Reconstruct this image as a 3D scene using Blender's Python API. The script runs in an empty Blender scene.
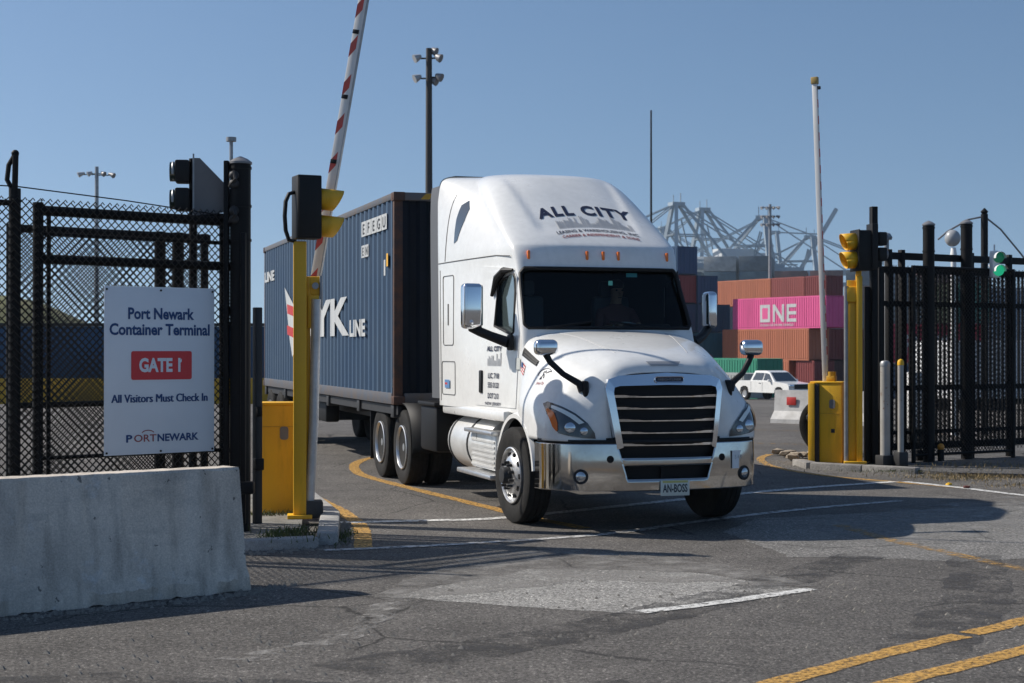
import bpy, bmesh, math, random
from mathutils import Vector, Matrix
from mathutils.geometry import tessellate_polygon
random.seed(7)
R = math.radians
V = Vector
S = bpy.context.scene
COL = S.collection

# ------------------------------------------------------------------ camera, sky, sun, exposure
cam = bpy.data.objects.new('camera', bpy.data.cameras.new('camera'))
COL.objects.link(cam)
cam.location = (0, 0, 1.82)
cam.rotation_euler = (R(90 + 0.312), 0, 0)
cam.data.sensor_width = 36.0
cam.data.lens = 54.84
cam.data.clip_start = 0.1
cam.data.clip_end = 9000
cam.data.dof.use_dof = True
cam.data.dof.focus_distance = 16.5
cam.data.dof.aperture_fstop = 4.5
S.camera = cam

SUN_EL = R(40)
sun_h = V((-0.955, 0.285, 0)).normalized()
sun_dir = V((sun_h.x * math.cos(SUN_EL), sun_h.y * math.cos(SUN_EL), math.sin(SUN_EL)))
SUN_ROT = math.atan2(sun_h.x, sun_h.y)
world = bpy.data.worlds.new("World")
S.world = world
world.use_nodes = True
wn = world.node_tree
bg = wn.nodes['Background']
sky = wn.nodes.new('ShaderNodeTexSky')
sky.sky_type = 'NISHITA'
sky.sun_disc = False
sky.sun_elevation = SUN_EL
sky.sun_rotation = SUN_ROT
sky.altitude = 0
sky.air_density = 1.0
sky.dust_density = 0.6
sky.ozone_density = 0.6
wtc = wn.nodes.new('ShaderNodeTexCoord'); wad = wn.nodes.new('ShaderNodeVectorMath'); wad.operation = 'ADD'
wad.inputs[1].default_value = (0, 0, .14)        # the pale band of the horizon lies behind the port's own haze
wn.links.new(wtc.outputs['Generated'], wad.inputs[0]); wn.links.new(wad.outputs[0], sky.inputs[0])
whs = wn.nodes.new('ShaderNodeHueSaturation'); whs.inputs['Saturation'].default_value = 1.14
wn.links.new(sky.outputs[0], whs.inputs['Color']); wn.links.new(whs.outputs[0], bg.inputs[0])
bg.inputs[1].default_value = 0.107
sl = bpy.data.lights.new('sun', 'SUN')
sl.energy = 5.0
sl.angle = R(0.53)
sl.color = (1.0, 0.94, 0.85)
so = bpy.data.objects.new('sun', sl)
COL.objects.link(so)
so.location = (-30, 10, 40)
so.rotation_euler = sun_dir.to_track_quat('Z', 'Y').to_euler()
S.view_settings.view_transform = 'Standard'
S.view_settings.look = 'None'
S.view_settings.exposure = 0.06
S.view_settings.gamma = 1.0
S.cycles.max_bounces = 8
S.cycles.transparent_max_bounces = 24

# ------------------------------------------------------------------ materials
MATS = {}
def lin(c):
    return c
def mat(name, col, rough=0.6, metal=0.0, var=0.0, vscale=3.0, col2=None, coat=0.0, bump=0.0, bscale=40.0,
        speck=0.0, sscale=120.0, emit=None, estr=0.0, spec=None, streak=False, rvar=0.0):
    if name in MATS: return MATS[name]
    m = bpy.data.materials.new(name); m.use_nodes = True
    nt = m.node_tree; N = nt.nodes; L = nt.links
    b = N['Principled BSDF']
    b.inputs['Base Color'].default_value = (*col, 1)
    b.inputs['Roughness'].default_value = rough
    b.inputs['Metallic'].default_value = metal
    if spec is not None: b.inputs['Specular IOR Level'].default_value = spec
    if coat: b.inputs['Coat Weight'].default_value = coat; b.inputs['Coat Roughness'].default_value = 0.08
    tc = N.new('ShaderNodeTexCoord')
    cur = None
    if var or col2:
        n = N.new('ShaderNodeTexNoise'); n.inputs['Scale'].default_value = vscale; n.inputs['Detail'].default_value = 6
        n.inputs['Roughness'].default_value = 0.65
        if streak:
            mp = N.new('ShaderNodeMapping'); mp.inputs['Scale'].default_value = (1, 1, 0.12)
            L.new(tc.outputs['Object'], mp.inputs[0]); L.new(mp.outputs[0], n.inputs['Vector'])
        else:
            L.new(tc.outputs['Object'], n.inputs['Vector'])
        mr = N.new('ShaderNodeMapRange'); mr.inputs[1].default_value = 0.35; mr.inputs[2].default_value = 0.7
        L.new(n.outputs['Fac'], mr.inputs[0])
        mx = N.new('ShaderNodeMix'); mx.data_type = 'RGBA'
        c2 = col2 if col2 else tuple(c * (1 - var) for c in col)
        mx.inputs[6].default_value = (*col, 1); mx.inputs[7].default_value = (*c2, 1)
        L.new(mr.outputs[0], mx.inputs[0])
        cur = mx.outputs[2]
        if rvar:
            r2 = N.new('ShaderNodeMapRange'); r2.inputs[3].default_value = rough; r2.inputs[4].default_value = rough + rvar
            L.new(mr.outputs[0], r2.inputs[0]); L.new(r2.outputs[0], b.inputs['Roughness'])
    if speck:
        n2 = N.new('ShaderNodeTexNoise'); n2.inputs['Scale'].default_value = sscale; n2.inputs['Detail'].default_value = 3
        L.new(tc.outputs['Object'], n2.inputs['Vector'])
        m2 = N.new('ShaderNodeMapRange'); m2.inputs[1].default_value = 0.3; m2.inputs[2].default_value = 0.7
        m2.inputs[3].default_value = 1 - speck; m2.inputs[4].default_value = 1 + speck
        L.new(n2.outputs['Fac'], m2.inputs[0])
        mm = N.new('ShaderNodeMix'); mm.data_type = 'RGBA'; mm.blend_type = 'MULTIPLY'; mm.inputs[0].default_value = 1
        if cur: L.new(cur, mm.inputs[6])
        else: mm.inputs[6].default_value = (*col, 1)
        L.new(m2.outputs[0], mm.inputs[7]); cur = mm.outputs[2]
    if cur: L.new(cur, b.inputs['Base Color'])
    if bump:
        n3 = N.new('ShaderNodeTexNoise'); n3.inputs['Scale'].default_value = bscale; n3.inputs['Detail'].default_value = 4
        L.new(tc.outputs['Object'], n3.inputs['Vector'])
        bp = N.new('ShaderNodeBump'); bp.inputs['Strength'].default_value = bump; bp.inputs['Distance'].default_value = 0.02
        L.new(n3.outputs['Fac'], bp.inputs['Height']); L.new(bp.outputs[0], b.inputs['Normal'])
    if emit:
        b.inputs['Emission Color'].default_value = (*emit, 1); b.inputs['Emission Strength'].default_value = estr
    MATS[name] = m
    return m

def asphalt(name, base, lo, hi, crack=True):
    m = bpy.data.materials.new(name); m.use_nodes = True
    nt = m.node_tree; N = nt.nodes; L = nt.links
    b = N['Principled BSDF']; b.inputs['Roughness'].default_value = 0.86
    b.inputs['Specular IOR Level'].default_value = 0.35
    tc = N.new('ShaderNodeTexCoord')
    def noise(sc, det=6, rough=0.6):
        n = N.new('ShaderNodeTexNoise'); n.inputs['Scale'].default_value = sc; n.inputs['Detail'].default_value = det
        n.inputs['Roughness'].default_value = rough
        L.new(tc.outputs['Object'], n.inputs['Vector']); return n
    def rng(sock, a, c, d, e):
        r = N.new('ShaderNodeMapRange'); r.inputs[1].default_value = a; r.inputs[2].default_value = c
        r.inputs[3].default_value = d; r.inputs[4].default_value = e; L.new(sock, r.inputs[0]); return r.outputs[0]
    def mul(a, c):
        x = N.new('ShaderNodeMath'); x.operation = 'MULTIPLY'; L.new(a, x.inputs[0]); L.new(c, x.inputs[1]); return x.outputs[0]
    big = rng(noise(0.22, 8, .6).outputs['Fac'], .3, .72, lo, hi)
    mid = rng(noise(1.9, 8, .75).outputs['Fac'], .32, .68, .74, 1.2)
    fine = rng(noise(30, 6, .85).outputs['Fac'], .38, .62, .35, 1.7)
    vo = N.new('ShaderNodeTexVoronoi'); vo.inputs['Scale'].default_value = 95
    L.new(tc.outputs['Object'], vo.inputs['Vector'])
    cs = N.new('ShaderNodeSeparateColor'); L.new(vo.outputs['Color'], cs.inputs[0])
    st = rng(cs.outputs[0], .0, 1.0, .55, 1.5)
    stone = rng(cs.outputs[1], .93, .97, 1.0, 2.2)
    val = mul(mul(mul(mul(big, mid), fine), st), stone)
    if crack:
        dn = noise(0.9, 5, .6)
        ad = N.new('ShaderNodeMix'); ad.data_type = 'VECTOR'; ad.inputs[0].default_value = 0.25
        L.new(tc.outputs['Object'], ad.inputs[4]); L.new(dn.outputs['Color'], ad.inputs[5])
        v2 = N.new('ShaderNodeTexVoronoi'); v2.feature = 'DISTANCE_TO_EDGE'; v2.inputs['Scale'].default_value = 0.55
        L.new(ad.outputs[1], v2.inputs['Vector'])
        line = rng(v2.outputs['Distance'], .001, .008, .30, 1.0)
        gate = rng(noise(.35, 3).outputs['Fac'], .44, .52, 0, 1)
        mx = N.new('ShaderNodeMix'); mx.data_type = 'FLOAT'; L.new(gate, mx.inputs[0]); mx.inputs[2].default_value = 1.0
        L.new(line, mx.inputs[3]); val = mul(val, mx.outputs[0])
    cm = N.new('ShaderNodeMix'); cm.data_type = 'RGBA'; cm.blend_type = 'MULTIPLY'; cm.inputs[0].default_value = 1
    cm.inputs[6].default_value = (*base, 1); L.new(val, cm.inputs[7]); L.new(cm.outputs[2], b.inputs['Base Color'])
    bp = N.new('ShaderNodeBump'); bp.inputs['Strength'].default_value = 0.55; bp.inputs['Distance'].default_value = 0.008
    L.new(mul(fine, st), bp.inputs['Height']); L.new(bp.outputs[0], b.inputs['Normal'])
    return m

def worn(name, col, keep=0.45, soft=0.12, scale=14, rough=0.75, edge=True):
    """paint or patch with holes worn through it"""
    m = bpy.data.materials.new(name); m.use_nodes = True
    nt = m.node_tree; N = nt.nodes; L = nt.links
    b = N['Principled BSDF']; b.inputs['Roughness'].default_value = rough
    out = N['Material Output']
    tc = N.new('ShaderNodeTexCoord')
    n = N.new('ShaderNodeTexNoise'); n.inputs['Scale'].default_value = scale; n.inputs['Detail'].default_value = 9; n.inputs['Roughness'].default_value = .72
    L.new(tc.outputs['Object'], n.inputs['Vector'])
    n2 = N.new('ShaderNodeTexNoise'); n2.inputs['Scale'].default_value = 60; n2.inputs['Detail'].default_value = 3
    L.new(tc.outputs['Object'], n2.inputs['Vector'])
    r2 = N.new('ShaderNodeMapRange'); r2.inputs[1].default_value = .3; r2.inputs[2].default_value = .7; r2.inputs[3].default_value = .7; r2.inputs[4].default_value = 1.25
    L.new(n2.outputs['Fac'], r2.inputs[0])
    cm = N.new('ShaderNodeMix'); cm.data_type = 'RGBA'; cm.blend_type = 'MULTIPLY'; cm.inputs[0].default_value = 1
    cm.inputs[6].default_value = (*col, 1); L.new(r2.outputs[0], cm.inputs[7]); L.new(cm.outputs[2], b.inputs['Base Color'])
    r = N.new('ShaderNodeMapRange'); r.inputs[1].default_value = keep - soft; r.inputs[2].default_value = keep + soft
    r.inputs[3].default_value = 0; r.inputs[4].default_value = 1
    L.new(n.outputs['Fac'], r.inputs[0])
    t = N.new('ShaderNodeBsdfTransparent'); mx = N.new('ShaderNodeMixShader')
    L.new(r.outputs[0], mx.inputs[0]); L.new(t.outputs[0], mx.inputs[1]); L.new(b.outputs[0], mx.inputs[2])
    L.new(mx.outputs[0], out.inputs[0])
    return m

def glass(name, tint, gl=0.03):
    m = bpy.data.materials.new(name); m.use_nodes = True
    nt = m.node_tree; N = nt.nodes; L = nt.links
    N.remove(N['Principled BSDF'])
    t = N.new('ShaderNodeBsdfTransparent'); t.inputs[0].default_value = (*tint, 1)
    g = N.new('ShaderNodeBsdfGlossy'); g.inputs['Roughness'].default_value = gl
    f = N.new('ShaderNodeFresnel'); f.inputs[0].default_value = 1.38
    mx = N.new('ShaderNodeMixShader')
    L.new(f.outputs[0], mx.inputs[0]); L.new(t.outputs[0], mx.inputs[1]); L.new(g.outputs[0], mx.inputs[2])
    L.new(mx.outputs[0], N['Material Output'].inputs[0])
    return m

WHITE = mat('white_paint', (.80, .80, .78), .26, var=.12, vscale=2.2, coat=.6, rvar=.18, speck=.035, sscale=14)
WHITEP = mat('white_plain', (.78, .78, .77), .5, var=.12, vscale=5)
BLACKP = mat('black_plastic', (.009, .009, .010), .55, var=.3, vscale=8, spec=.3)
BLACKM = mat('black_paint_metal', (.006, .006, .007), .6, var=.4, vscale=6, spec=.22)
DARKMESH = mat('black_vinyl_wire', (.008, .008, .008), .45, spec=.4)
INTER = mat('cab_interior', (.030, .036, .040), .9, spec=.1)
CHROME = mat('chrome', (.60, .585, .56), .04, 1.0, col2=(.46, .44, .41), vscale=3.2, rvar=.12)
CHROMEB = mat('bright_chrome', (.78, .80, .83), .08, 1.0)
ALU = mat('aluminium', (.72, .72, .72), .27, .9, var=.25, vscale=9, rvar=.2)
TANKW = mat('tank_aluminium', (.74, .74, .72), .34, .35, var=.2, vscale=4)
STEEL = mat('galvanised_steel', (.36, .37, .38), .48, .55, var=.3, vscale=7)
GREY = mat('grey_metal', (.23, .23, .24), .5, .3, var=.25, vscale=6)
DGREY = mat('dark_grey_metal', (.028, .028, .030), .6, .1, var=.35, vscale=5)
RUBBER = mat('tyre_rubber', (.012, .012, .012), .85, vscale=6, col2=(.030, .028, .026), bump=.2, spec=.25)
YELLOW = mat('yellow_paint', (.78, .43, .015), .5, col2=(.56, .29, .02), vscale=4, streak=True, speck=.10, sscale=9, rvar=.2)
YEL_D = mat('yellow_dirty', (.60, .34, .02), .55, col2=(.38, .22, .02), vscale=5)
AMBER = mat('amber_lens', (.75, .17, .02), .2, coat=.6)
RED = mat('red_paint', (.55, .03, .025), .5, var=.3, vscale=9)
SIGNW = mat('sign_white', (.72, .77, .82), .42, var=.05, vscale=2)
SIGNR = mat('sign_red', (.62, .035, .04), .45)
SIGNB = mat('sign_blue', (.012, .055, .18), .5)
NAVY = mat('navy_lettering', (.012, .016, .045), .5)
GREYLET = mat('grey_lettering', (.40, .41, .43), .5)
MAROON = mat('maroon_lettering', (.25, .05, .06), .5)
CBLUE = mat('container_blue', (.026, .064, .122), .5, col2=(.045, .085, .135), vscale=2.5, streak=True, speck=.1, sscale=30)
CBLUE_SHADE = mat('container_blue_shaded', (.005, .010, .019), .7, var=.3, spec=.2)  # container blue darkened for the front wall: its shade is put into the colour
RUST = mat('rusty_steel', (.11, .05, .03), .8, col2=(.035, .032, .036), vscale=7, bump=.2)
def concrete_old():
    m = bpy.data.materials.new('concrete_weathered'); m.use_nodes = True; N = m.node_tree.nodes; L = m.node_tree.links; b = N['Principled BSDF']; b.inputs['Roughness'].default_value = .9
    tc = N.new('ShaderNodeTexCoord')
    def noise(sc, det=6, st=(1, 1, 1), ro=.6):
        mp = N.new('ShaderNodeMapping'); mp.inputs['Scale'].default_value = st; L.new(tc.outputs['Object'], mp.inputs[0])
        n = N.new('ShaderNodeTexNoise'); n.inputs['Scale'].default_value = sc; n.inputs['Detail'].default_value = det; n.inputs['Roughness'].default_value = ro; L.new(mp.outputs[0], n.inputs['Vector']); return n.outputs['Fac']
    def rng(k, a, c, d, e):
        r = N.new('ShaderNodeMapRange'); r.inputs[1].default_value = a; r.inputs[2].default_value = c; r.inputs[3].default_value = d; r.inputs[4].default_value = e; L.new(k, r.inputs[0]); return r.outputs[0]
    def mixc(f, a, c, mode='MIX'):
        x = N.new('ShaderNodeMix'); x.data_type = 'RGBA'; x.blend_type = mode
        if isinstance(f, float): x.inputs[0].default_value = f
        else: L.new(f, x.inputs[0])
        for k, q in ((6, a), (7, c)):
            if isinstance(q, tuple): x.inputs[k].default_value = (*q, 1)
            else: L.new(q, x.inputs[k])
        return x.outputs[2]
    c = mixc(rng(noise(1.3), .38, .64, 0, 1), (.66, .58, .49), (.52, .465, .40))
    c = mixc(rng(noise(6, 6, (1, 1, .06)), .48, .68, 0, .75), c, (.30, .265, .225))
    c = mixc(rng(noise(1.1, 7, (1, 1, 2.2), .7), .52, .62, 0, .55), c, (.36, .335, .30))
    c = mixc(rng(noise(3.1, 8, (1, 1, 1), .75), .58, .66, 0, .6), c, (.62, .61, .60))
    c = mixc(rng(noise(15, 4, (1, 1, .8)), .67, .70, 0, .85), c, (.10, .095, .09))
    c = mixc(rng(noise(2.4, 9, (.35, 1, 1.5), .8), .645, .68, 0, .7), c, (.13, .125, .12))
    c = mixc(1.0, c, rng(noise(85, 3), .3, .7, .8, 1.2), 'MULTIPLY')
    L.new(c, b.inputs['Base Color'])
    bp = N.new('ShaderNodeBump'); bp.inputs['Strength'].default_value = .35; bp.inputs['Distance'].default_value = .02; L.new(noise(30, 6), bp.inputs['Height']); L.new(bp.outputs[0], b.inputs['Normal'])
    return m
CONC = concrete_old()
KERB = mat('kerb_concrete', (.40, .39, .37), .9, col2=(.26, .25, .24), vscale=6, speck=.2, sscale=90, bump=.3)
SKIN = mat('skin', (.33, .19, .13), .6)
CLOTH = mat('dark_shirt', (.14, .055, .05), .9)
HAIR = mat('dark_hair', (.012, .01, .009), .7)
SEAT = mat('seat_fabric', (.07, .075, .085), .9)
GRASS = mat('grass_green', (.055, .085, .02), .9, col2=(.10, .10, .035), vscale=4)
DRYG = mat('dry_straw', (.34, .25, .12), .9, var=.4, vscale=8)
LAMPG = mat('green_lamp_lit', (.01, .35, .18), .3, emit=(.02, .55, .27), estr=.55)
LENSD = mat('dark_lens', (.02, .035, .03), .2, coat=.5)
SMOKE = mat('headlight_housing', (.045, .052, .06), .14, .3, coat=1.0)
LENS = mat('projector_lens', (.55, .60, .66), .06, .85)
DRL = mat('running_light_strip', (.75, .77, .72), .2, .2, coat=1.0)
WIND = glass('windscreen_glass', (.74, .86, .87))
SGLASS = mat('side_window_glass', (.10, .135, .14), .05, .35, coat=1.0)
DGLASS = mat('tinted_glass', (.02, .03, .04), .05, .0, coat=1.0)

def weathered(name, col, col2, rust, amount, vscale=3.0, rough=.5, chip=14, streak=.15, spec=.5):
    """painted steel: uneven fade, dirt runs and rust chips, all with shapes of their own"""
    m = bpy.data.materials.new(name); m.use_nodes = True; N = m.node_tree.nodes; L = m.node_tree.links; b = N['Principled BSDF']; b.inputs['Specular IOR Level'].default_value = spec
    tc = N.new('ShaderNodeTexCoord')
    def noise(sc, det, st=1.0, ro=.65):
        mp = N.new('ShaderNodeMapping'); mp.inputs['Scale'].default_value = (1, 1, st); L.new(tc.outputs['Object'], mp.inputs[0])
        n = N.new('ShaderNodeTexNoise'); n.inputs['Scale'].default_value = sc; n.inputs['Detail'].default_value = det; n.inputs['Roughness'].default_value = ro; L.new(mp.outputs[0], n.inputs['Vector']); return n.outputs['Fac']
    def rng(k, a, c, d, e):
        r = N.new('ShaderNodeMapRange'); r.inputs[1].default_value = a; r.inputs[2].default_value = c; r.inputs[3].default_value = d; r.inputs[4].default_value = e; L.new(k, r.inputs[0]); return r.outputs[0]
    def mixc(f, a, c):
        x = N.new('ShaderNodeMix'); x.data_type = 'RGBA'; L.new(f, x.inputs[0])
        for k, q in ((6, a), (7, c)):
            if isinstance(q, tuple): x.inputs[k].default_value = (*q, 1)
            else: L.new(q, x.inputs[k])
        return x.outputs[2]
    c = mixc(rng(noise(vscale * .35, 5), .35, .65, 0, 1), col, col2)
    c = mixc(rng(noise(vscale * 2.2, 5, streak), .55, .75, 0, .6), c, tuple(v * .55 for v in col))
    chips = rng(noise(chip, 7, .6, .75), .70 - amount, .735 - amount, 0, .9)
    c = mixc(chips, c, rust)
    L.new(c, b.inputs['Base Color']); L.new(rng(chips, 0, 1, rough, .9), b.inputs['Roughness'])
    return m
YELLOW = weathered('yellow_paint_worn', (.84, .47, .012), (.72, .39, .02), (.20, .10, .04), .035, 3, .5, 16)
OLDWM = weathered('old_white_pipe_paint', (.40, .39, .37), (.30, .28, .25), (.16, .085, .05), .10, 5, .6, 9)
CBLUE = weathered('container_blue_worn', (.020, .060, .124), (.040, .080, .135), (.12, .06, .035), .03, 1.2, .55, 7, .05)
# ------------------------------------------------------------------ mesh builder
def link(o): COL.objects.link(o); return o
class M:
    def __init__(s): s.v = []; s.f = []; s.mi = []; s.cur = 0
    def add(s, vs, fs):
        b = len(s.v); s.v += [tuple(x) for x in vs]
        for f in fs: s.f.append([i + b for i in f]); s.mi.append(s.cur)
        return s
    def box(s, c, d, rz=0.0, bev=0.0, rot=None, seg=2):
        bm = bmesh.new(); bmesh.ops.create_cube(bm, size=1)
        bmesh.ops.scale(bm, vec=d, verts=bm.verts)
        if bev: bmesh.ops.bevel(bm, geom=bm.edges[:], offset=bev, segments=seg, affect='EDGES', profile=.5)
        mt = Matrix.Translation(c) @ (rot.to_4x4() if rot else Matrix.Rotation(rz, 4, 'Z'))
        bmesh.ops.transform(bm, matrix=mt, verts=bm.verts)
        bm.verts.index_update()
        s.add([v.co[:] for v in bm.verts], [[v.index for v in f.verts] for f in bm.faces]); bm.free(); return s
    def beam(s, p, q, w, h, up=(0, 0, 1)):
        p, q = V(p), V(q); d = (q - p).normalized(); u = V(up)
        if abs(d.dot(u)) > .99: u = V((0, 1, 0))
        a = d.cross(u).normalized(); b2 = a.cross(d).normalized()
        vs = []
        for c in (p, q):
            for i, j in ((-1, -1), (1, -1), (1, 1), (-1, 1)): vs.append(c + a * (i * w / 2) + b2 * (j * h / 2))
        return s.add(vs, [[3, 2, 1, 0], [4, 5, 6, 7], [0, 1, 5, 4], [1, 2, 6, 5], [2, 3, 7, 6], [3, 0, 4, 7]])
    def tube(s, path, r, n=8, closed=False):
        P = [V(p) for p in path]; rings = []; k = len(P)
        up = None
        for i, p in enumerate(P):
            a = P[i - 1] if (i > 0 or closed) else P[0]
            c = P[(i + 1) % k] if (i < k - 1 or closed) else P[-1]
            t = (c - a).normalized()
            if up is None: up = V((0, 0, 1)) if abs(t.z) < .9 else V((1, 0, 0))
            x = t.cross(up).normalized(); y = x.cross(t).normalized(); up = y
            rr = r[i] if isinstance(r, (list, tuple)) else r
            rings.append([p + x * (rr * math.cos(2 * math.pi * j / n)) + y * (rr * math.sin(2 * math.pi * j / n)) for j in range(n)])
        return s.loft(rings, caps=not closed, wrap=closed)
    def cyl(s, p, q, r0, r1=None, n=20):
        return s.tube([p, q], [r0, r0 if r1 is None else r1], n)
    def loft(s, rings, caps=True, wrap=False, closed=True):
        n = len(rings[0]); vs = [x for r in rings for x in r]; fs = []
        m = len(rings)
        for i in range(m if wrap else m - 1):
            i2 = (i + 1) % m
            for j in range(n if closed else n - 1):
                j2 = (j + 1) % n
                fs.append([i * n + j, i2 * n + j, i2 * n + j2, i * n + j2])
        if caps: fs.append(list(range(n))); fs.append([(m - 1) * n + j for j in range(n)][::-1])
        return s.add(vs, fs)
    def grid(s, rows):
        return s.loft(rows, caps=False, closed=False)
    def prism(s, poly, o, ex, ey, depth):
        """2-D polygon in the plane (o, ex, ey), pushed along ex x ey by depth"""
        o, ex, ey = V(o), V(ex), V(ey); ez = ex.cross(ey).normalized()
        a = [o + ex * p[0] + ey * p[1] for p in poly]; b = [p + ez * depth for p in a]
        n = len(a)
        fs = [list(range(n))[::-1], list(range(n, 2 * n))]
        for i in range(n): j = (i + 1) % n; fs.append([i, j, n + j, n + i])
        return s.add(a + b, fs)
    def lathe(s, prof, o=(0, 0, 0), axis='Y', n=36, sgn=1):
        rings = []; o = V(o)
        for r, t in prof:
            ring = []
            for j in range(n):
                a = 2 * math.pi * j / n
                c, q = r * math.cos(a), r * math.sin(a)
                ring.append(o + (V((c, t * sgn, q)) if axis == 'Y' else V((t * sgn, c, q)) if axis == 'X' else V((c, q, t * sgn))))
            rings.append(ring)
        return s.loft(rings, caps=True)
    def ball(s, c, r, n=14, sc=(1, 1, 1)):
        rings = []
        for i in range(1, n):
            a = math.pi * i / n
            rings.append([V(c) + V((r * sc[0] * math.sin(a) * math.cos(2 * math.pi * j / (2 * n)), r * sc[1] * math.sin(a) * math.sin(2 * math.pi * j / (2 * n)), -r * sc[2] * math.cos(a))) for j in range(2 * n)])
        return s.loft(rings, caps=True)
    def build(s, name, mats, parent=None, loc=None, rz=0.0, smooth=35):
        me = bpy.data.meshes.new(name); me.from_pydata(s.v, [], s.f)
        for m in (mats if isinstance(mats, (list, tuple)) else [mats]): me.materials.append(m)
        if any(s.mi): me.polygons.foreach_set('material_index', s.mi)
        bm = bmesh.new(); bm.from_mesh(me); bmesh.ops.recalc_face_normals(bm, faces=bm.faces); bm.to_mesh(me); bm.free()
        if smooth:
            me.polygons.foreach_set('use_smooth', [True] * len(me.polygons)); me.set_sharp_from_angle(angle=R(smooth))
        me.update()
        o = bpy.data.objects.new(name, me); link(o)
        if parent: o.parent = parent
        if loc is not None: o.location = loc
        o.rotation_euler.z = rz
        return o

def tag(o, label=None, cat=None, group=None, kind=None):
    if label: o['label'] = label
    if cat: o['category'] = cat
    if group: o['group'] = group
    if kind: o['kind'] = kind
    return o
def thing(name, label, cat, loc=(0, 0, 0), rz=0.0, group=None):
    o = bpy.data.objects.new(name, None); link(o); o.empty_display_size = .3
    o.location = loc; o.rotation_euler.z = rz
    return tag(o, label, cat, group)
def struct(o): o['kind'] = 'structure'; return o
def copy_tree(o, parent=None, loc=None, rz=None, label=None):
    c = o.copy(); link(c)
    if parent: c.parent = parent
    if loc is not None: c.location = loc
    if rz is not None: c.rotation_euler.z = rz
    if label: c['label'] = label
    for ch in list(o.children): copy_tree(ch, c)
    return c

def text2d(body, size=1.0, bold=0.0, xs=1.0, sp=1.0, align='LEFT'):
    cu = bpy.data.curves.new('t', 'FONT'); cu.body = body; cu.size = size; cu.offset = bold; cu.space_character = sp
    cu.align_x = align; cu.resolution_u = 3
    o = bpy.data.objects.new('t', cu); link(o)
    dg = bpy.context.evaluated_depsgraph_get(); me = bpy.data.meshes.new_from_object(o.evaluated_get(dg))
    vs = [(v.co.x * xs, v.co.y) for v in me.vertices]; fs = [list(p.vertices) for p in me.polygons]
    bpy.data.objects.remove(o); bpy.data.meshes.remove(me); bpy.data.curves.remove(cu)
    return vs, fs
def lettering(mb, body, o, ex, ey, size, bold=0.0, xs=1.0, sp=1.0, align='LEFT', fn=None):
    vs, fs = text2d(body, size, bold, xs, sp, align)
    if fn: pts = [fn(*p) for p in vs]
    else: o, ex, ey = V(o), V(ex).normalized(), V(ey).normalized(); pts = [o + ex * p[0] + ey * p[1] for p in vs]
    mb.add(pts, fs); return mb
def fit(body, width, size, bold=0.0, sp=1.0):
    vs, _ = text2d(body, size, bold, 1, sp); x = [v[0] for v in vs]
    return width / (max(x) - min(x))

def poly_sheet(name, poly, z, m, step=.25, jit=0.0, parent=None, sub=True):
    """a flat sheet on the ground from a polygon; edges subdivided and slightly uneven"""
    P = []
    n = len(poly)
    for i in range(n):
        a, b = V((*poly[i], 0)), V((*poly[(i + 1) % n], 0)); k = max(1, int((b - a).length / step))
        for j in range(k):
            p = a.lerp(b, j / k); P.append((p.x + random.uniform(-jit, jit), p.y + random.uniform(-jit, jit), gz(p.y) + z))
    tri = tessellate_polygon([[V(p) for p in P]])
    mb = M(); mb.add(P, [list(t) for t in tri])
    o = mb.build(name, m, parent, smooth=0)
    for p in o.data.polygons:
        pass
    return o
def stripe(name, pts, w, z, m, jit=.010, step=.12):
    """painted line along a smooth polyline"""
    P = [V((*p, 0)) for p in pts]; Q = []
    for i in range(len(P) - 1):
        p0, p1, p2, p3 = P[max(i - 1, 0)], P[i], P[i + 1], P[min(i + 2, len(P) - 1)]
        k = max(2, int((p2 - p1).length / step))
        for j in range(k):
            t = j / k
            Q.append(.5 * ((2 * p1) + (p2 - p0) * t + (2 * p0 - 5 * p1 + 4 * p2 - p3) * t * t + (3 * p1 - p0 - 3 * p2 + p3) * t ** 3))
    Q.append(P[-1]); rows = []
    for i, q in enumerate(Q):
        d = (Q[min(i + 1, len(Q) - 1)] - Q[max(i - 1, 0)]).normalized(); nrm = V((-d.y, d.x, 0))
        a = q + nrm * (w / 2 + random.uniform(-jit, jit)); b = q - nrm * (w / 2 + random.uniform(-jit, jit))
        rows.append([V((a.x, a.y, gz(a.y) + z)), V((b.x, b.y, gz(b.y) + z))])
    mb = M(); mb.grid(rows)
    return struct(mb.build(name, m, smooth=0))

def gz(y):
    """height of the ground: level at the gate, falling gently into the yard"""
    if y < 45: return 0.0
    if y < 125: return -2.03 * (y - 45) / 80
    return -2.03

# ------------------------------------------------------------------ ground, road, paint
ASPH = asphalt('asphalt', (.148, .136, .123), .62, 1.18)
ASPHP = asphalt('asphalt_light_patch', (.33, .315, .29), .8, 1.15)
ASPHR = asphalt('asphalt_road_patch', (.215, .205, .19), .8, 1.15)
g = M()
ys = [-120, -60, 0, 5, 10, 15, 20, 25, 30, 37, 45, 60, 85, 105, 125, 200, 400, 1000, 2500]
xs = [-1500, -400, -100, -40, -20, -8, 0, 8, 20, 40, 100, 400, 1500]
g.grid([[V((x, y, gz(y))) for x in xs] for y in ys])
struct(g.build('ground', ASPH, smooth=0))

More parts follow.
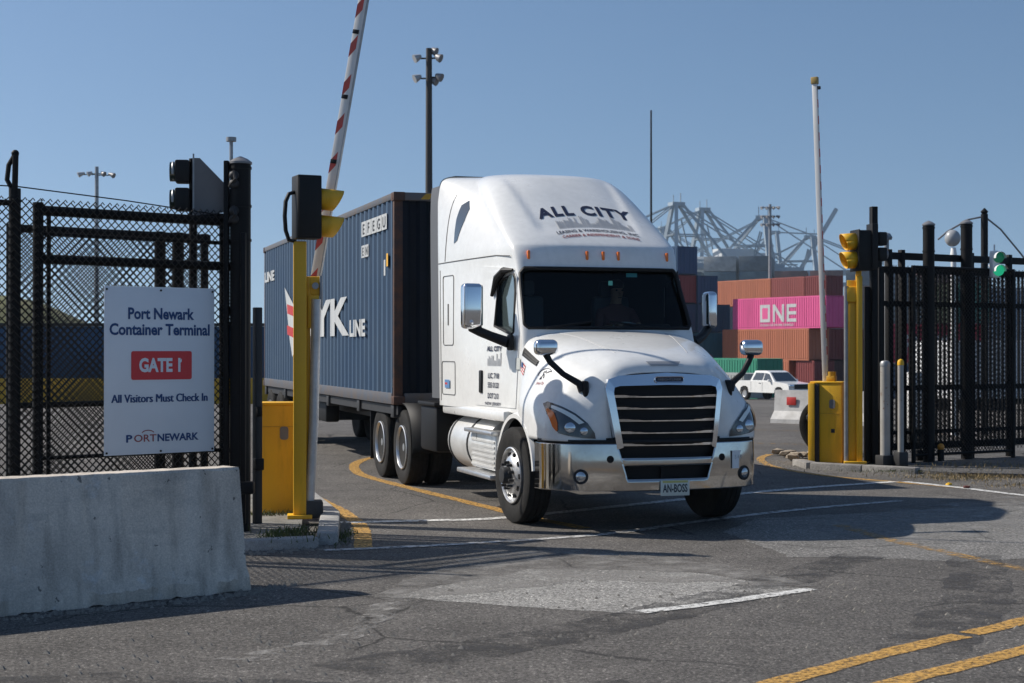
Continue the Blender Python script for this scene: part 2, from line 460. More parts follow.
def edge_noise_patch(name, poly, z, m, jit=.03):
    return struct(poly_sheet(name, poly, z, m, .12, jit))
edge_noise_patch('road_patch_light', [(-.93, 11.50), (-.80, 11.68), (-.30, 12.35), (.15, 12.95), (1.0, 12.9), (1.55, 12.7), (2.10, 12.02), (2.26, 11.86), (1.5, 11.23), (.88, 10.74), (.34, 10.97), (-.3, 11.22)], .002, ASPHP)
edge_noise_patch('road_patch_dust', [(-1.0, 11.45), (-.75, 12.6), (-.4, 13.6), (.3, 14.2), (1.2, 13.9), (1.9, 13.0), (2.4, 11.95), (1.6, 12.2), (.6, 12.3), (-.3, 11.6)], .004, worn('patch_dust', (.27, .255, .235), .54, .16, 3.2), .05)
edge_noise_patch('tyre_mark', [(-1.2, 9.0), (.2, 10.2), (1.6, 11.9), (2.9, 13.9), (3.3, 13.7), (2.0, 11.6), (.6, 9.9), (-.7, 8.7)], .003, worn('tyre_dark', (.055, .052, .050), .56, .14, 2.6), .03)
edge_noise_patch('tyre_mark', [(2.2, 9.5), (3.2, 11.6), (3.9, 13.9), (4.3, 13.8), (3.7, 11.4), (2.7, 9.3)], .003, worn('tyre_dark_b', (.06, .056, .054), .56, .14, 2.2), .03)
edge_noise_patch('oil_stain', [(-3.2, 8.6), (-1.9, 8.9), (-.4, 8.3), (.6, 8.6), (.9, 7.6), (-3, 7.6)], .003, worn('stain_dark', (.06, .057, .055), .57, .10, 1.8), .03)
edge_noise_patch('road_patch', [(2.1, 15.6), (2.44, 13.73), (3.38, 13.6), (3.85, 13.4), (4.7, 13.7), (6.6, 16.3), (6.6, 18.4), (5.6, 18.2), (4.2, 17.55), (2.6, 16.8)], .002, ASPHR)
DUST = worn('road_dust', (.30, .285, .265), .56, .10, 5)
edge_noise_patch('dust_streak', [(-1.75, 9.2), (-1.45, 9.5), (-1.2, 9.9), (-1.05, 10.5), (-.98, 11.4), (-.70, 11.5), (-.82, 10.6), (-.95, 9.9), (-1.2, 9.45), (-1.5, 9.1)], .004, DUST, .03)
edge_noise_patch('dust_area', [(2.9, 16.2), (3.4, 14.6), (5.6, 15.6), (6.9, 18.6), (6.2, 19.4), (4.6, 18.0)], .004, worn('road_dust_pale', (.28, .27, .255), .57, .12, 2.2), .04)
YL = worn('yellow_line_paint', (.55, .31, .075), .455, .10, 26)
YLW = worn('yellow_line_worn', (.48, .28, .08), .55, .10, 9)
WL = worn('white_line_paint', (.64, .63, .60), .44, .07, 15)
WLW = worn('white_line_worn', (.56, .55, .53), .46, .09, 10)
stripe('yellow_lane_line', [(-2.30, 26.6), (-2.48, 25.6), (-2.46, 24.3), (-2.18, 22.72), (-1.59, 21.15), (-.9, 19.50), (-.25, 17.98), (.19, 16.95), (.75, 15.9)], .16, .005, YL)
stripe('yellow_edge_line', [(-2.95, 21.0), (-2.46, 19.3), (-2.04, 17.98), (-1.74, 16.9), (-1.52, 15.78), (-1.36, 14.3)], .17, .005, YL)
stripe('white_stop_line', [(-1.81, 16.42), (-.98, 16.61), (-.02, 16.95), (2.0, 18.9), (3.67, 20.4), (4.56, 21.04), (5.28, 21.52)], .17, .007, WL)
stripe('white_gate_line', [(-1.70, 14.14), (-.58, 14.57), (.87, 15.36), (2.0, 16.55), (3.28, 17.76), (4.68, 18.81)], .13, .007, WLW)
stripe('white_dash_line', [(.89, 10.81), (1.5, 11.23), (2.28, 11.86)], .13, .007, WL)
stripe('yellow_centre_line', [(.6, 7.7), (1.37, 8.46), (2.2, 9.32), (2.86, 9.93)], .15, .005, YL)
stripe('yellow_centre_line_far', [(2.93, 10.0), (3.44, 10.49), (5.2, 12.3)], .15, .005, YL)
stripe('yellow_centre_line_near', [(1.3, 7.75), (2.08, 8.52), (3.09, 9.45), (4.6, 10.9)], .15, .005, YL)
stripe('faded_yellow_line', [(3.4, 16.2), (3.6, 15.0), (3.85, 14.2), (4.15, 13.2), (4.5, 12.3)], .16, .005, YLW)
stripe('yellow_kerb_line', [(4.5, 27.2), (4.2, 26.3), (4.06, 25.1), (4.14, 23.8), (4.56, 22.5), (5.31, 21.45), (5.95, 20.5)], .13, .005, YL)
stripe('white_edge_line', [(5.42, 21.52), (5.91, 20.58), (6.5, 19.3), (7.4, 18.2)], .15, .007, WL)
stripe('yellow_yard_line', [(3.6, 31.0), (5.2, 30.2), (7.2, 29.6)], .16, .005, YLW)
stripe('yard_dash_line', [(5.4, 35.6), (7.6, 34.4), (9.5, 33.6)], .16, .005, YLW)

def island(name, poly, h, m):
    mb = M(); n = len(poly)
    mb.prism(poly, (0, 0, -.05), (1, 0, 0), (0, 1, 0), h + .05)
    return struct(mb.build(name, m, smooth=0))
island('gate_island_left', [(-5.2, 13.0), (-2.40, 14.25), (-2.06, 14.45), (-2.02, 14.9), (-2.2, 16.4), (-2.75, 18.8), (-3.2, 19.2), (-5.8, 17.5)], .07, mat('island_dirt', (.25, .24, .215), .95, col2=(.12, .115, .10), vscale=4, speck=.3, bump=.4))
def kerb(name, path, w, h, z0=0.0, m=KERB, gap=1.0):
    P = [V((*p, 0)) for p in path]
    mb = M()
    for i in range(len(P) - 1):
        a, b = P[i], P[i + 1]; d = (b - a); Ln = d.length; d.normalize(); k = max(1, round(Ln / gap))
        for j in range(k):
            p = a + d * (Ln * j / k + .006); q = a + d * (Ln * (j + 1) / k - .006); c = (p + q) / 2
            mb.box((c.x, c.y, z0 + h / 2 - .05), ((q - p).length, w, h + .1), math.atan2(d.y, d.x), .018)
    return struct(mb.build(name, m))
kerb('kerb_left', [(-1.72, 14.55), (-1.92, 16.5), (-2.48, 18.8)], .2, .12)
kerb('kerb_left_end', [(-2.5, 14.15), (-1.80, 14.42)], .18, .10)
island('sidewalk_right', [(4.60, 23.95), (5.85, 22.95), (6.4, 22.4), (9.5, 21.6), (14, 24.5), (14, 32), (8.5, 30), (5.3, 26.0), (4.62, 24.7)], .06, asphalt('sidewalk_asphalt', (.13, .125, .12), .7, 1.1))
kerb('kerb_right', [(4.52, 24.65), (4.60, 23.90), (5.95, 22.85)], .2, .10, 0.0, mat('kerb_worn', (.30, .285, .265), .9, col2=(.17, .16, .15), vscale=5, speck=.25, sscale=70, bump=.5))

# grass tufts at the island and dry straw at the right kerb
def tufts(name, cx, cy, rx, ry, n, h, m, kz=.08, seed=1):
    rd = random.Random(seed); mb = M()
    for i in range(n):
        x, y = cx + rd.gauss(0, rx), cy + rd.gauss(0, ry)
        a = rd.uniform(0, 6.28); hh = h * rd.uniform(.4, 1.2); dx, dy = math.cos(a) * .006, math.sin(a) * .006
        lx, ly = rd.gauss(0, .5) * hh, rd.gauss(0, .5) * hh
        z0 = kz
        mb.add([(x - dx, y - dy, z0), (x + dx, y + dy, z0), (x + lx * .5 + dx * .7, y + ly * .5, z0 + hh * .6), (x + lx, y + ly, z0 + hh)], [[0, 1, 2], [0, 2, 3]])
    o = mb.build(name, m, smooth=0); o['kind'] = 'stuff'; return o
tufts('kerb_grass', -2.10, 14.75, .13, .22, 420, .07, GRASS, .07, 3)
tufts('kerb_grass', -1.62, 15.1, .04, .3, 160, .05, GRASS, .0, 4)
tufts('cabinet_weeds', -2.55, 16.55, .22, .05, 160, .06, GRASS, .07, 5)
tufts('dry_straw', 6.35, 21.9, .35, .22, 500, .05, DRYG, .02, 6)
tufts('dry_straw', 7.0, 20.9, .4, .25, 300, .04, DRYG, .0, 8)
tufts('dry_straw', 7.5, 23.6, .9, .4, 300, .06, DRYG, .06, 9)
tufts('dry_straw', 6.6, 22.2, .7, .3, 700, .045, DRYG, .03, 12)
tufts('kerb_weeds', 5.6, 22.8, .5, .06, 160, .05, mat('weed_olive', (.10, .11, .04), .9, var=.4), .04, 13)

def gravel(name, pts, n, sd, m):
    rd = random.Random(sd); mb = M()
    for i in range(n):
        a = rd.randrange(len(pts) - 1); t = rd.random(); x = pts[a][0] + (pts[a + 1][0] - pts[a][0]) * t + rd.gauss(0, pts[a][2]); y = pts[a][1] + (pts[a + 1][1] - pts[a][1]) * t + rd.gauss(0, pts[a][2])
        r = rd.uniform(.006, .022); z = gz(y) + (.06 if False else .0)
        mb.add([(x - r, y - r * .7, z), (x + r, y - r, z), (x + r * .8, y + r, z), (x - r * .9, y + r * .8, z), (x + rd.uniform(-.3, .3) * r, y, z + r * 1.1)], [[0, 1, 4], [1, 2, 4], [2, 3, 4], [3, 0, 4]])
    o = mb.build(name, m, smooth=0); o['kind'] = 'stuff'
gravel('loose_gravel', [(5.9, 22.7, .12), (6.6, 22.0, .25), (9.0, 21.3, .25)], 900, 3, mat('gravel_grey', (.26, .24, .21), .95, var=.5, vscale=30))
gravel('loose_gravel', [(4.2, 25.6, .25), (4.45, 24.2, .12), (5.9, 22.8, .06)], 500, 4, MATS['gravel_grey'])
gravel('loose_gravel', [(-2.4, 13.9, .1), (-1.6, 14.5, .06), (-1.75, 16.4, .06)], 350, 5, MATS['gravel_grey'])
gravel('loose_gravel', [(-3.5, 10.45, .06), (-2.0, 11.6, .05), (-1.7, 12.3, .2)], 350, 6, MATS['gravel_grey'])
gravel('loose_gravel', [(-3, 8, .9), (0, 10, 1.2), (3, 12, 1.4)], 420, 7, MATS['gravel_grey'])
# ------------------------------------------------------------------ hill, wall far left
hill = M(); rows = []
for i in range(16):
    row = []
    for j in range(30):
        x = -75 + j * 2.6; y = 95 + i * 3
        hgt = 8.2 * math.exp(-((x + 38) / 9) ** 2) * math.sin(math.pi * min(1, i / 15)) ** .7
        row.append(V((x, y, -2.2 + hgt + random.uniform(-.15, .15))))
    rows.append(row)
hill.grid(rows)
struct(hill.build('grassy_hill', mat('hill_grass', (.10, .115, .035), .95, col2=(.16, .14, .06), vscale=.25, speck=.3, sscale=2), smooth=60))
bw = thing('barrier_wall', 'long dark blue wall with a yellow lower band far behind the chain-link gate', 'wall', (-22, 74, gz(74)), R(2))
w = M(); w.box((0, 0, 2.45), (44, .5, 2.45), 0, .03)
for i in range(9): w.box((-20 + i * 5, -.28, 2.45), (.12, .1, 2.3))
w.build('blue_panel', mat('wall_blue', (.008, .055, .13), .6, var=.3, vscale=.6), bw)
w = M(); w.box((0, -.06, .60), (44, .7, 1.22), 0, .03); w.build('yellow_base', mat('wall_yellow', (.72, .38, .012), .6, var=.35, vscale=.8), bw)
w = M(); w.box((0, 0, 3.76), (44.2, .7, .14)); w.build('coping', DGREY, bw)

# ------------------------------------------------------------------ chain link
def chainlink(name, A, B, z0, z1, parent, pitch=.075, r=.0032, m=None):
    """woven wire between two ground points: two families of thin diagonal wires"""
    A, B = V((*A[:2], 0)), V((*B[:2], 0)); W = (B - A).length; d = (B - A) / W; n = V((-d.y, d.x, 0))
    H = z1 - z0; mb = M()
    for fam in (1, -1):
        c = -H if fam == 1 else 0
        end = W if fam == 1 else W + H
        t = c
        while t < end:
            # line u = t + fam*(v)
            v0, v1 = 0.0, H
            if fam == 1: v0 = max(0, -t); v1 = min(H, W - t)
            else: v0 = max(0, t - W); v1 = min(H, t)
            if v1 - v0 > .03:
                p = A + d * (t + fam * v0) + n * (fam * r) + V((0, 0, z0 + v0))
                q = A + d * (t + fam * v1) + n * (fam * r) + V((0, 0, z0 + v1))
                mb.tube([p, q], r, 4)
            t += pitch
    # knuckled tips along the top
    t = 0
    while t < W:
        p = A + d * t + V((0, 0, z1))
        mb.tube([p, p + d * (pitch * .25) + V((0, 0, pitch * .3)), p + d * (pitch * .5)], r, 4)
        t += pitch
    return mb.build(name, m or DARKMESH, parent, smooth=0)

# ------------------------------------------------------------------ left gate
gA, gB = V((-4.24, 13.95, 0)), V((-2.71, 15.26, 0)); gd = (gB - gA).normalized(); gn = V((-gd.y, gd.x, 0))
def frame_posts(mb, A, d, items):
    for u, z0, z1, r in items:
        p = A + d * u; mb.cyl(p + V((0, 0, z0)), p + V((0, 0, z1)), r, None, 14)
def rel(P, A): return (P - A)
lg = thing('swing_gate', 'black chain-link gate leaf with the GATE 1 sign hung on it', 'gate', gA)
Z = V((0, 0, 1)); GW = (gB - gA).length
f = M()
f.cyl(V((0, 0, .05)), V((0, 0, 3.14)), .047, None, 16)
f.cyl(gd * .10 + Z * .1, gd * .10 + Z * 3.06, .02, None, 12)
f.cyl(gd * GW + Z * .05, gd * GW + Z * 3.14, .05, None, 16)
f.cyl(gd * (GW - .13) + Z * .1, gd * (GW - .13) + Z * 3.1, .04, None, 16)
for z, r in ((3.07, .046), (2.635, .044), (2.86, .018), (.16, .04), (.85, .018)):
    f.cyl(gd * 0 + Z * z, gd * GW + Z * z, r, None, 14)
for z in (.45, 2.2): f.box(gd * (GW + .03) + Z * z, (.16, .10, .10), math.atan2(gd.y, gd.x), .015)
f.build('gate_frame', BLACKM, lg)
chainlink('chain_link_mesh', -gn * .055, gd * GW - gn * .055, .12, 3.15, lg, .072, .0055)
# second leaf behind
o2 = gA + gn * .75 + gd * .05
lg2 = thing('sliding_gate', 'second black chain-link leaf directly behind the sign gate, close to the big post', 'gate', o2)
f = M(); W2 = 2.1
for u, r in ((0, .03), (1.55, .055), (1.75, .058), (1.92, .035), (2.05, .04)): f.cyl(gd * u + Z * .05, gd * u + Z * 3.0, r, None, 14)
for z, r in ((2.96, .038), (1.3, .028), (.2, .035)): f.cyl(Z * z, gd * W2 + Z * z, r, None, 12)
f.build('gate_frame', BLACKM, lg2)
chainlink('chain_link_mesh', gn * .04, gd * W2 + gn * .04, .12, 2.95, lg2, .072, .0052)
# fence run to the left
fl = thing('chain_link_fence', 'chain-link fence panel left of the sign gate, with a barbed-wire arm on its post', 'fence', gA - gd * .216)
f = M(); f.cyl(V((0, 0, 0)), V((0, 0, 3.25)), .052, None, 14); f.build('post', BLACKM, fl)
f = M(); f.cyl(V((.0, 0, 3.22)), V((0.01, -.01, 3.56)), .026, None, 10); f.tube([V((0, 0, 3.2)), V((-.075, .02, 3.33)), V((-.06, .02, 3.46)), V((.0, .0, 3.55))], .022, 8); f.ball((.005, -.005, 3.56), .034, 8); f.build('post_arm', BLACKM, fl)
f = M()
for z in (3.12, .12): f.cyl(Z * z, -gd * 1.6 + Z * z, .026, None, 12)
f.cyl(-gd * 1.6, -gd * 1.6 + Z * 3.2, .04, None, 12)
f.build('rail', BLACKM, fl)
chainlink('chain_link_mesh', -gd * 1.6 - gn * .04, gd * .20 - gn * .05, .1, 3.15, fl, .072, .0055)
tw_ = M(); tw_.tube([gA - gd * 1.8 + Z * 3.25, gA - gd * .2 + Z * 3.27, gA + gd * .85 + Z * 3.21, gA + gd * 1.75 + Z * 3.14], .006, 5)
tag(tw_.build('tension_wire', BLACKM), 'thin black wire strung along the top of the sign gate and fence', 'wire')

# the sign
sgn = thing('gate_sign', 'white rectangular board reading Port Newark Container Terminal GATE 1, tied to the chain-link gate', 'sign', gA + gd * .595 + V((0, 0, .85)) - gn * .085)
SW, SH = 1.14, 1.56
s_ = M(); s_.box(gd * (SW / 2) + Z * (SH / 2), (SW, .006, SH), math.atan2(gd.y, gd.x), .002); s_.build('board', SIGNW, sgn)
fo = -gn * .006
def sx(u, v, e=0.0): return gd * (u * SW) + Z * ((1 - v) * SH) + fo - gn * e
red = M()
rp = []
for cx, cy, a0 in ((.79, .385, 270), (.79, .525, 0), (.245, .525, 90), (.245, .385, 180)): pass
def rrect(x0, y0, x1, y1, r, n=5):
    P = []
    for cx, cy, a0 in ((x1 - r, y1 - r, 0), (x0 + r, y1 - r, 90), (x0 + r, y0 + r, 180), (x1 - r, y0 + r, 270)):
        for k in range(n + 1): a = R(a0 + 90 * k / n); P.append((cx + r * math.cos(a), cy + r * math.sin(a)))
    return P
red.prism(rrect(.235 * SW, (1 - .556) * SH, .785 * SW, (1 - .385) * SH, .02), fo, gd, Z, .002); red.build('red_panel', SIGNR, sgn)
L1 = M()
def signline(mb, body, v, width, size, bold, e=.001, u=.5):
    xs_ = fit(body, width * SW, size, bold)
    lettering(mb, body, sx(u, v, e), gd, Z, size, bold, xs_, 1, 'CENTER')
signline(L1, 'Port Newark', .192, .60, .146, .0045)
signline(L1, 'Container Terminal', .287, .91, .146, .0045)
for k_, du in enumerate((-.0035, 0, .0035)): signline(L1, 'All Visitors Must Check In', .69, .87, .108, 0, .001 + .0003 * k_, .5 + du)
L1.build('blue_lettering', SIGNB, sgn, smooth=0)
L2 = M(); L2.add([sx(.660, .452, .0052), sx(.690, .430, .0052), sx(.690, .448, .0052), sx(.666, .466, .0052)], [[0, 1, 2, 3]]); signline(L2, 'GATE 1', .506, .375, .172, .007, .005); L2.build('white_lettering', SIGNW, sgn, smooth=0)
L3 = M(); signline(L3, 'NEWARK', .925, .38, .094, .003, .001, .655); signline(L3, 'P', .925, .055, .094, .003, .001, .215)
for k in range(9): signline(L3, 'NATIONAL'[k % 8], .955, .018, .014, 0, .001, .24 + .07 * k) if False else None
L3.build('logo_lettering', SIGNB, sgn, smooth=0)
L4 = M(); signline(L4, 'ORT', .925, .20, .094, .001, .001, .36)
arc = [sx(.385 + .055 * math.cos(R(a)), .878 - .02 * math.sin(R(a)), .002) for a in range(20, 165, 12)]
L4.tube(arc, .004, 4); L4.build('logo_arc', mat('logo_red', (.30, .06, .06), .5), sgn, smooth=0)
for u, v in ((.02, .02), (.5, .02), (.98, .02), (.02, .985), (.5, .985), (.98, .985)):
    bl = M(); p = sx(u, v, 0); bl.cyl(p, p - gn * .006, .010, None, 10); bl.build('bolt', BLACKM, sgn)

# big post and slimmer post
def capped_post(name, label, x, y, h, r, ins=True, seed=0):
    t = thing(name, label, 'post', (x, y, 0))
    p = M(); p.cyl((0, 0, 0), (0, 0, h), r, None, 24); 
    for z in (h - .05, h - .42, h - .75): p.lathe([(r + .008, z), (r + .008, z + .025)], axis='Z', n=24)
    p.build('shaft', BLACKM, t)
    c = M(); c.lathe([(r + .012, h), (r + .012, h + .02), (r * .7, h + .05), (.01, h + .075)], axis='Z', n=24); c.build('cap', GREY, t)
    return t
bp = capped_post('gate_post', 'tall thick black round post beside the yellow swing-arm cabinet, with a grey cap', -2.63, 15.1, 3.62, .10)
for z in (3.46, 3.12):
    b_ = M()
    for dz in (.04, -.04): b_.ball((-.045, -.10, z + dz), .045, 8, (1.1, .7, 1))
    b_.tube([V((-.09, -.09, z - .07)), V((-.02, -.15, z)), V((-.05, -.10, z + .08))], .018, 6); b_.build('bracket', DGREY, bp)
b_ = M(); b_.cyl((-.09, 0, 3.55), (-.09, 0, 3.86), .018, None, 8); b_.cyl((-.09, 0, 3.84), (-.09, 0, 3.88), .05, None, 12); b_.build('bolt_rod', STEEL, bp)
b_ = M(); b_.box((-.13, -.02, 1.9), (.05, .08, 3.5), 0, .01); b_.box((.05, -.12, 1.55), (.05, .05, 2.8), 0, .01); b_.box((.06, -.14, .5), (.2, .1, .12), 0, .02); b_.build('hinge_bar', BLACKM, bp)
t = thing('gate_jamb', 'dark square jamb post right of the tall thick post, left of the yellow cabinet', 'post', (-2.57, 15.75, .05))
p = M(); p.box((0, 0, 1.10), (.075, .075, 2.2), R(40), .008); p.build('shaft', DGREY, t)
p = M(); p.box((.02, -.05, .62), (.10, .06, .12), R(40), .01); p.box((.02, -.05, 1.15), (.06, .06, .1), R(40), .01); p.build('latch', BLACKM, t)

# traffic signal and grey blade sign over the left gate
t = thing('traffic_signal', 'black two-lamp signal seen from its side above the left chain-link gate', 'traffic light', (-3.16, 15.15, 0), R(8))
p = M(); p.cyl((.06, .0, 0), (.06, 0, 3.68), .04, None, 14); p.build('pole', BLACKM, t)
p = M()
for z in (3.28, 3.55): p.box((-.04, 0, z), (.14, .20, .22), 0, .02)
p.build('housing', BLACKP, t)
for z in (3.28, 3.55):
    p = M(); p.lathe([(.095, 0), (.095, .05)], (-.11, 0, z), 'X', 18, -1); p.build('lamp', LENSD, t)
    p = M(); p.tube([V((-.13, .09 * math.cos(R(a)), z + .09 * math.sin(R(a)))) for a in range(-20, 201, 20)], .012, 6); p.build('visor', STEEL, t)
t = thing('blade_sign', 'grey tapering metal plate seen from its unlit side, fixed behind the left signal', 'sign', (-3.09, 15.1, 0), R(14))
p = M(); p.prism([(0, 3.12), (.0, 3.68), (.065, 3.68), (.38, 3.36), (.40, 3.32), (.40, 3.17)], (0, 0, 0), (1, 0, 0), (0, 0, 1), .012)
p.build('plate', mat('blade_grey', (.16, .16, .165), .6, var=.15), t)
p = M(); p.box((.004, -.01, 3.36), (.016, .016, .72)); p.build('edge_strip', STEEL, t)
p = M(); p.box((.22, .03, 3.10), (.34, .08, .10), 0, .01); p.cyl((.30, .05, 0), (.30, .05, 3.02), .04, None, 12); p.build('mount', BLACKM, t)

# ------------------------------------------------------------------ yellow signal posts and barrier cabinets
def yellow_pole(name, label, x, y, h, w, rz):
    t = thing(name, label, 'post', (x, y, .07), rz)
    p = M(); p.box((0, 0, h / 2), (w, w, h), 0, .012); p.box((0, 0, .02), (w + .12, w + .1, .04), 0, .005); p.build('column', YELLOW, t)
    return t
t = yellow_pole('signal_post', 'tall yellow square post in front of the raised striped arm', -2.21, 16.25, 2.88, .135, R(8))
p = M(); p.box((.085, .10, 1.27), (.05, .10, 2.5), 0, .01); p.box((.12, .10, 2.42), (.20, .08, .20), 0, .015); p.box((.14, .06, 2.15), (.12, .06, .35), 0, .01); p.build('channel', YELLOW, t)
p = M(); p.box((.22, .08, 2.36), (.03, .1, .34), 0, .008); p.cyl((.16, .04, 2.42), (.16, -.02, 2.42), .035, None, 12); p.build('hinge', STEEL, t)
s1 = thing('lane_signal', 'black two-lamp lane signal with yellow visors on the tall left yellow post', 'traffic light', (-2.14, 16.25, 2.96), R(24))
p = M(); p.box((0, 0, .345), (.26, .24, .66), 0, .015); p.box((-.02, -.125, .345), (.2, .01, .6), 0, .003); p.build('housing', BLACKP, s1)
p = M(); p.tube([V((-.13, 0, .50)), V((-.19, 0, .48)), V((-.225, 0, .40)), V((-.235, 0, .25)), V((-.225, 0, .10)), V((-.19, 0, .0)), V((-.12, 0, -.01))], .022, 10); p.build('conduit', BLACKP, s1)
def tunnel(t, x, y, z, r, ln, m=YELLOW):
    p = M(); rows = []
    for k in range(25):
        a = 2 * math.pi * k / 24; top = .5 + .5 * math.sin(a)
        rows.append([V((x, y + r * math.cos(a), z + r * math.sin(a))), V((x + ln * (.55 + .45 * top), y + r * .94 * math.cos(a), z + r * .94 * math.sin(a) - .012))])
    p.grid(rows); v = p.build('visor', m, t)
    md = v.modifiers.new('s', 'SOLIDIFY'); md.thickness = .006
    p = M(); p.lathe([(r * .92, 0), (r * .92, .012), (r * .5, .035), (.01, .045)], (x, y, z), 'X', 20); p.build('lamp', LENSD, t)
for z in (.16, .44): tunnel(s1, .13, 0, z, .115, .27)

def cabinet(name, label, x, y, z0, w, d, h, rz, stripe_=False):
    t = thing(name, label, 'barrier cabinet', (x, y, z0), rz)
    p = M(); p.box((0, 0, h / 2), (w, d, h), 0, .015); p.build('body', YELLOW, t)
    p = M(); p.box((0, 0, h + .012), (w + .02, d + .02, .03), 0, .01); p.build('lid', YELLOW, t)
    p = M(); p.box((0.03 * w, -d / 2 - .004, h * .80 if not stripe_ else h * .62), (w * .94, .006, .006)); p.build('seam', YEL_D, t)
    p = M(); p.prism(rrect(-.045, -.07, .045, .07, .03), (w * .2, -d / 2 - .003, h * .74), (1, 0, 0), (0, 0, 1), .008); p.build('lock_plate', GREY, t)
    return t
cabinet('barrier_cabinet', 'yellow barrier cabinet beside the thick black post, partly behind the left yellow post', -2.53, 16.92, .07, .40, .36, 1.16, R(2))
# boom arms
def boom(name, label, x, y, z, length, tilt, w, d, seg, stripes, rz=0.0, tipcap=False):
    t = thing(name, label, 'barrier arm', (x, y, z), rz); t.rotation_euler = (0, tilt, rz)
    p = M(); p.box((0, 0, length / 2), (w, d, length), 0, .012); p.build('beam', mat('arm_white', (.74, .73, .71), .45, col2=(.52, .51, .49), vscale=5, streak=True), t)
    return t
tl = R(10.6)
arm = boom('boom_gate_arm', 'raised white arm with red chevron stripes, leaning right beside the left yellow post', -2.205, 16.82, 2.12, 4.7, tl, .104, .036, 8, True, R(-17))
z = .35; k = 0
while z < 4.2:
    p = M(); p.add([(-.048, -.0195, z), (.022, -.0195, z + .10), (.022, -.0195, z + .25), (-.048, -.0195, z + .15)], [[0, 1, 2, 3]])
    q = p.build('red_stripe', mat('stripe_red', (.56, .06, .045), .5, col2=(.42, .08, .06), vscale=12), arm, smooth=0); z += .42; k += 1
p = M(); p.box((.057, .0, 2.35), (.010, .040, 4.7)); p.build('edge_rail', STEEL, arm)
p = M()
for zz in (1.75, 2.45, 3.15): p.box((-.01, -.025, zz), (.07, .012, .045), 0, .004)
p.build('arm_clip', BLACKP, arm)
t = thing('stay_pipe', 'grey steel stay pipe standing right of the left yellow post, below the striped arm', 'pipe', (-2.115, 16.30, .2), 0)
p = M(); p.tube([V((0, 0, 0)), V((.045, 0, .9)), V((.070, 0, 2.15))], .050, 14); p.build('pipe', mat('stay_steel', (.62, .62, .62), .4, .3, var=.3, vscale=5), t)
t = thing('footing', 'dark square concrete block under the foot of the striped arm', 'block', (-2.10, 16.32, .07), R(10))
p = M(); p.box((0, 0, .09), (.24, .22, .18), 0, .02); p.build('slab', mat('dark_block', (.07, .07, .07), .9, var=.3), t)
# right cabinet, arm, post and signal
rc = cabinet('barrier_cabinet', 'yellow barrier cabinet on the right kerb with a dark vertical band', 5.00, 24.55, .06, .50, .40, 1.24, R(-28), True)
p = M(); p.box((-.22, -.235, .62), (.10, .07, 1.24), 0, .008); p.build('side_post', YELLOW, rc)
p = M(); p.box((-.14, -.22, .62), (.07, .05, 1.22), 0, .004); p.build('dark_band', DGREY, rc)
p = M(); p.box((.03, .0, 1.31), (.14, .14, .10), 0, .02); p.cyl((.03, 0, 1.32), (.03, 0, 1.42), .07, None, 14); p.build('arm_collar', YEL_D, rc)
p = M(); p.box((.11, -.204, .50), (.06, .01, .06), 0, .003); p.build('vent', DGREY, rc)
arm2 = boom('boom_gate_arm', 'white upright arm rising from the right yellow cabinet, thin red marks along one edge', 4.935, 24.55, 1.31, 4.75, R(-2.05), .085, .06, 8, False, R(-28))
for i in range(16):
    p = M(); p.box((.044, -.012, .5 + i * .26), (.006, .03, .13)); p.build('red_stripe', MATS['stripe_red'], arm2)
p = M(); p.box((.0, 0, 4.77), (.11, .085, .11), 0, .01); p.build('tip_cap', mat('tip_yellow', (.40, .27, .08), .6), arm2)
p = M(); p.box((.065, 0, 4.65), (.05, .05, .05), 0, .01); p.build('tip_light', DGREY, arm2)
rp = thing('signal_post', 'yellow channel post between the right cabinet and the black gate', 'post', (5.30, 24.1, .06), R(-10))
p = M(); p.box((.065, 0, 1.45), (.09, .11, 2.9), 0, .01); p.box((-.05, .05, 1.42), (.14, .04, 2.84), 0, .006); p.box((0, .0, .02), (.34, .24, .05), 0, .006); p.build('column', YELLOW, rp)
p = M(); p.cyl((-.135, 0, .0), (-.135, 0, 2.75), .033, None, 12); p.build('conduit', STEEL, rp)
p = M(); p.box((-.06, .02, 2.62), (.18, .10, .24), 0, .02); p.box((.055, .03, 3.0), (.09, .08, .4), 0, .01); p.build('bracket', YELLOW, rp)
s2 = thing('lane_signal', 'black signal with two yellow visors on top of the right yellow post', 'traffic light', (5.40, 24.05, 3.05), R(190))
p = M(); p.box((0, 0, .30), (.24, .30, .62), 0, .015); p.box((-.14, .06, .36), (.10, .24, .70), 0, .01); p.box((.115, 0, .30), (.02, .36, .64), 0, .005); p.build('housing', BLACKP, s2)
for z in (.16, .44): tunnel(s2, .125, 0, z, .135, .23)
s3 = thing('traffic_signal', 'small black two-lamp signal with its own post, against the left end of the right gate', 'traffic light', (5.60, 24.15, 0), R(15))
p = M(); p.box((.0, 0, 2.02), (.10, .10, 4.04), 0, .008); p.box((-.10, .03, 1.4), (.09, .06, 2.8), 0, .008); p.box((.14, .05, 1.55), (.08, .06, 3.1), 0, .008); p.build('pole', BLACKM, s3)
p = M()
for z in (3.30, 3.54): p.box((.11, -.02, z), (.14, .18, .21), 0, .02)
p.build('housing', BLACKP, s3)
for z in (3.30, 3.54):
    p = M(); p.lathe([(.075, 0), (.075, .03)], (.18, -.02, z), 'X', 18); p.build('lamp', GREY, s3)

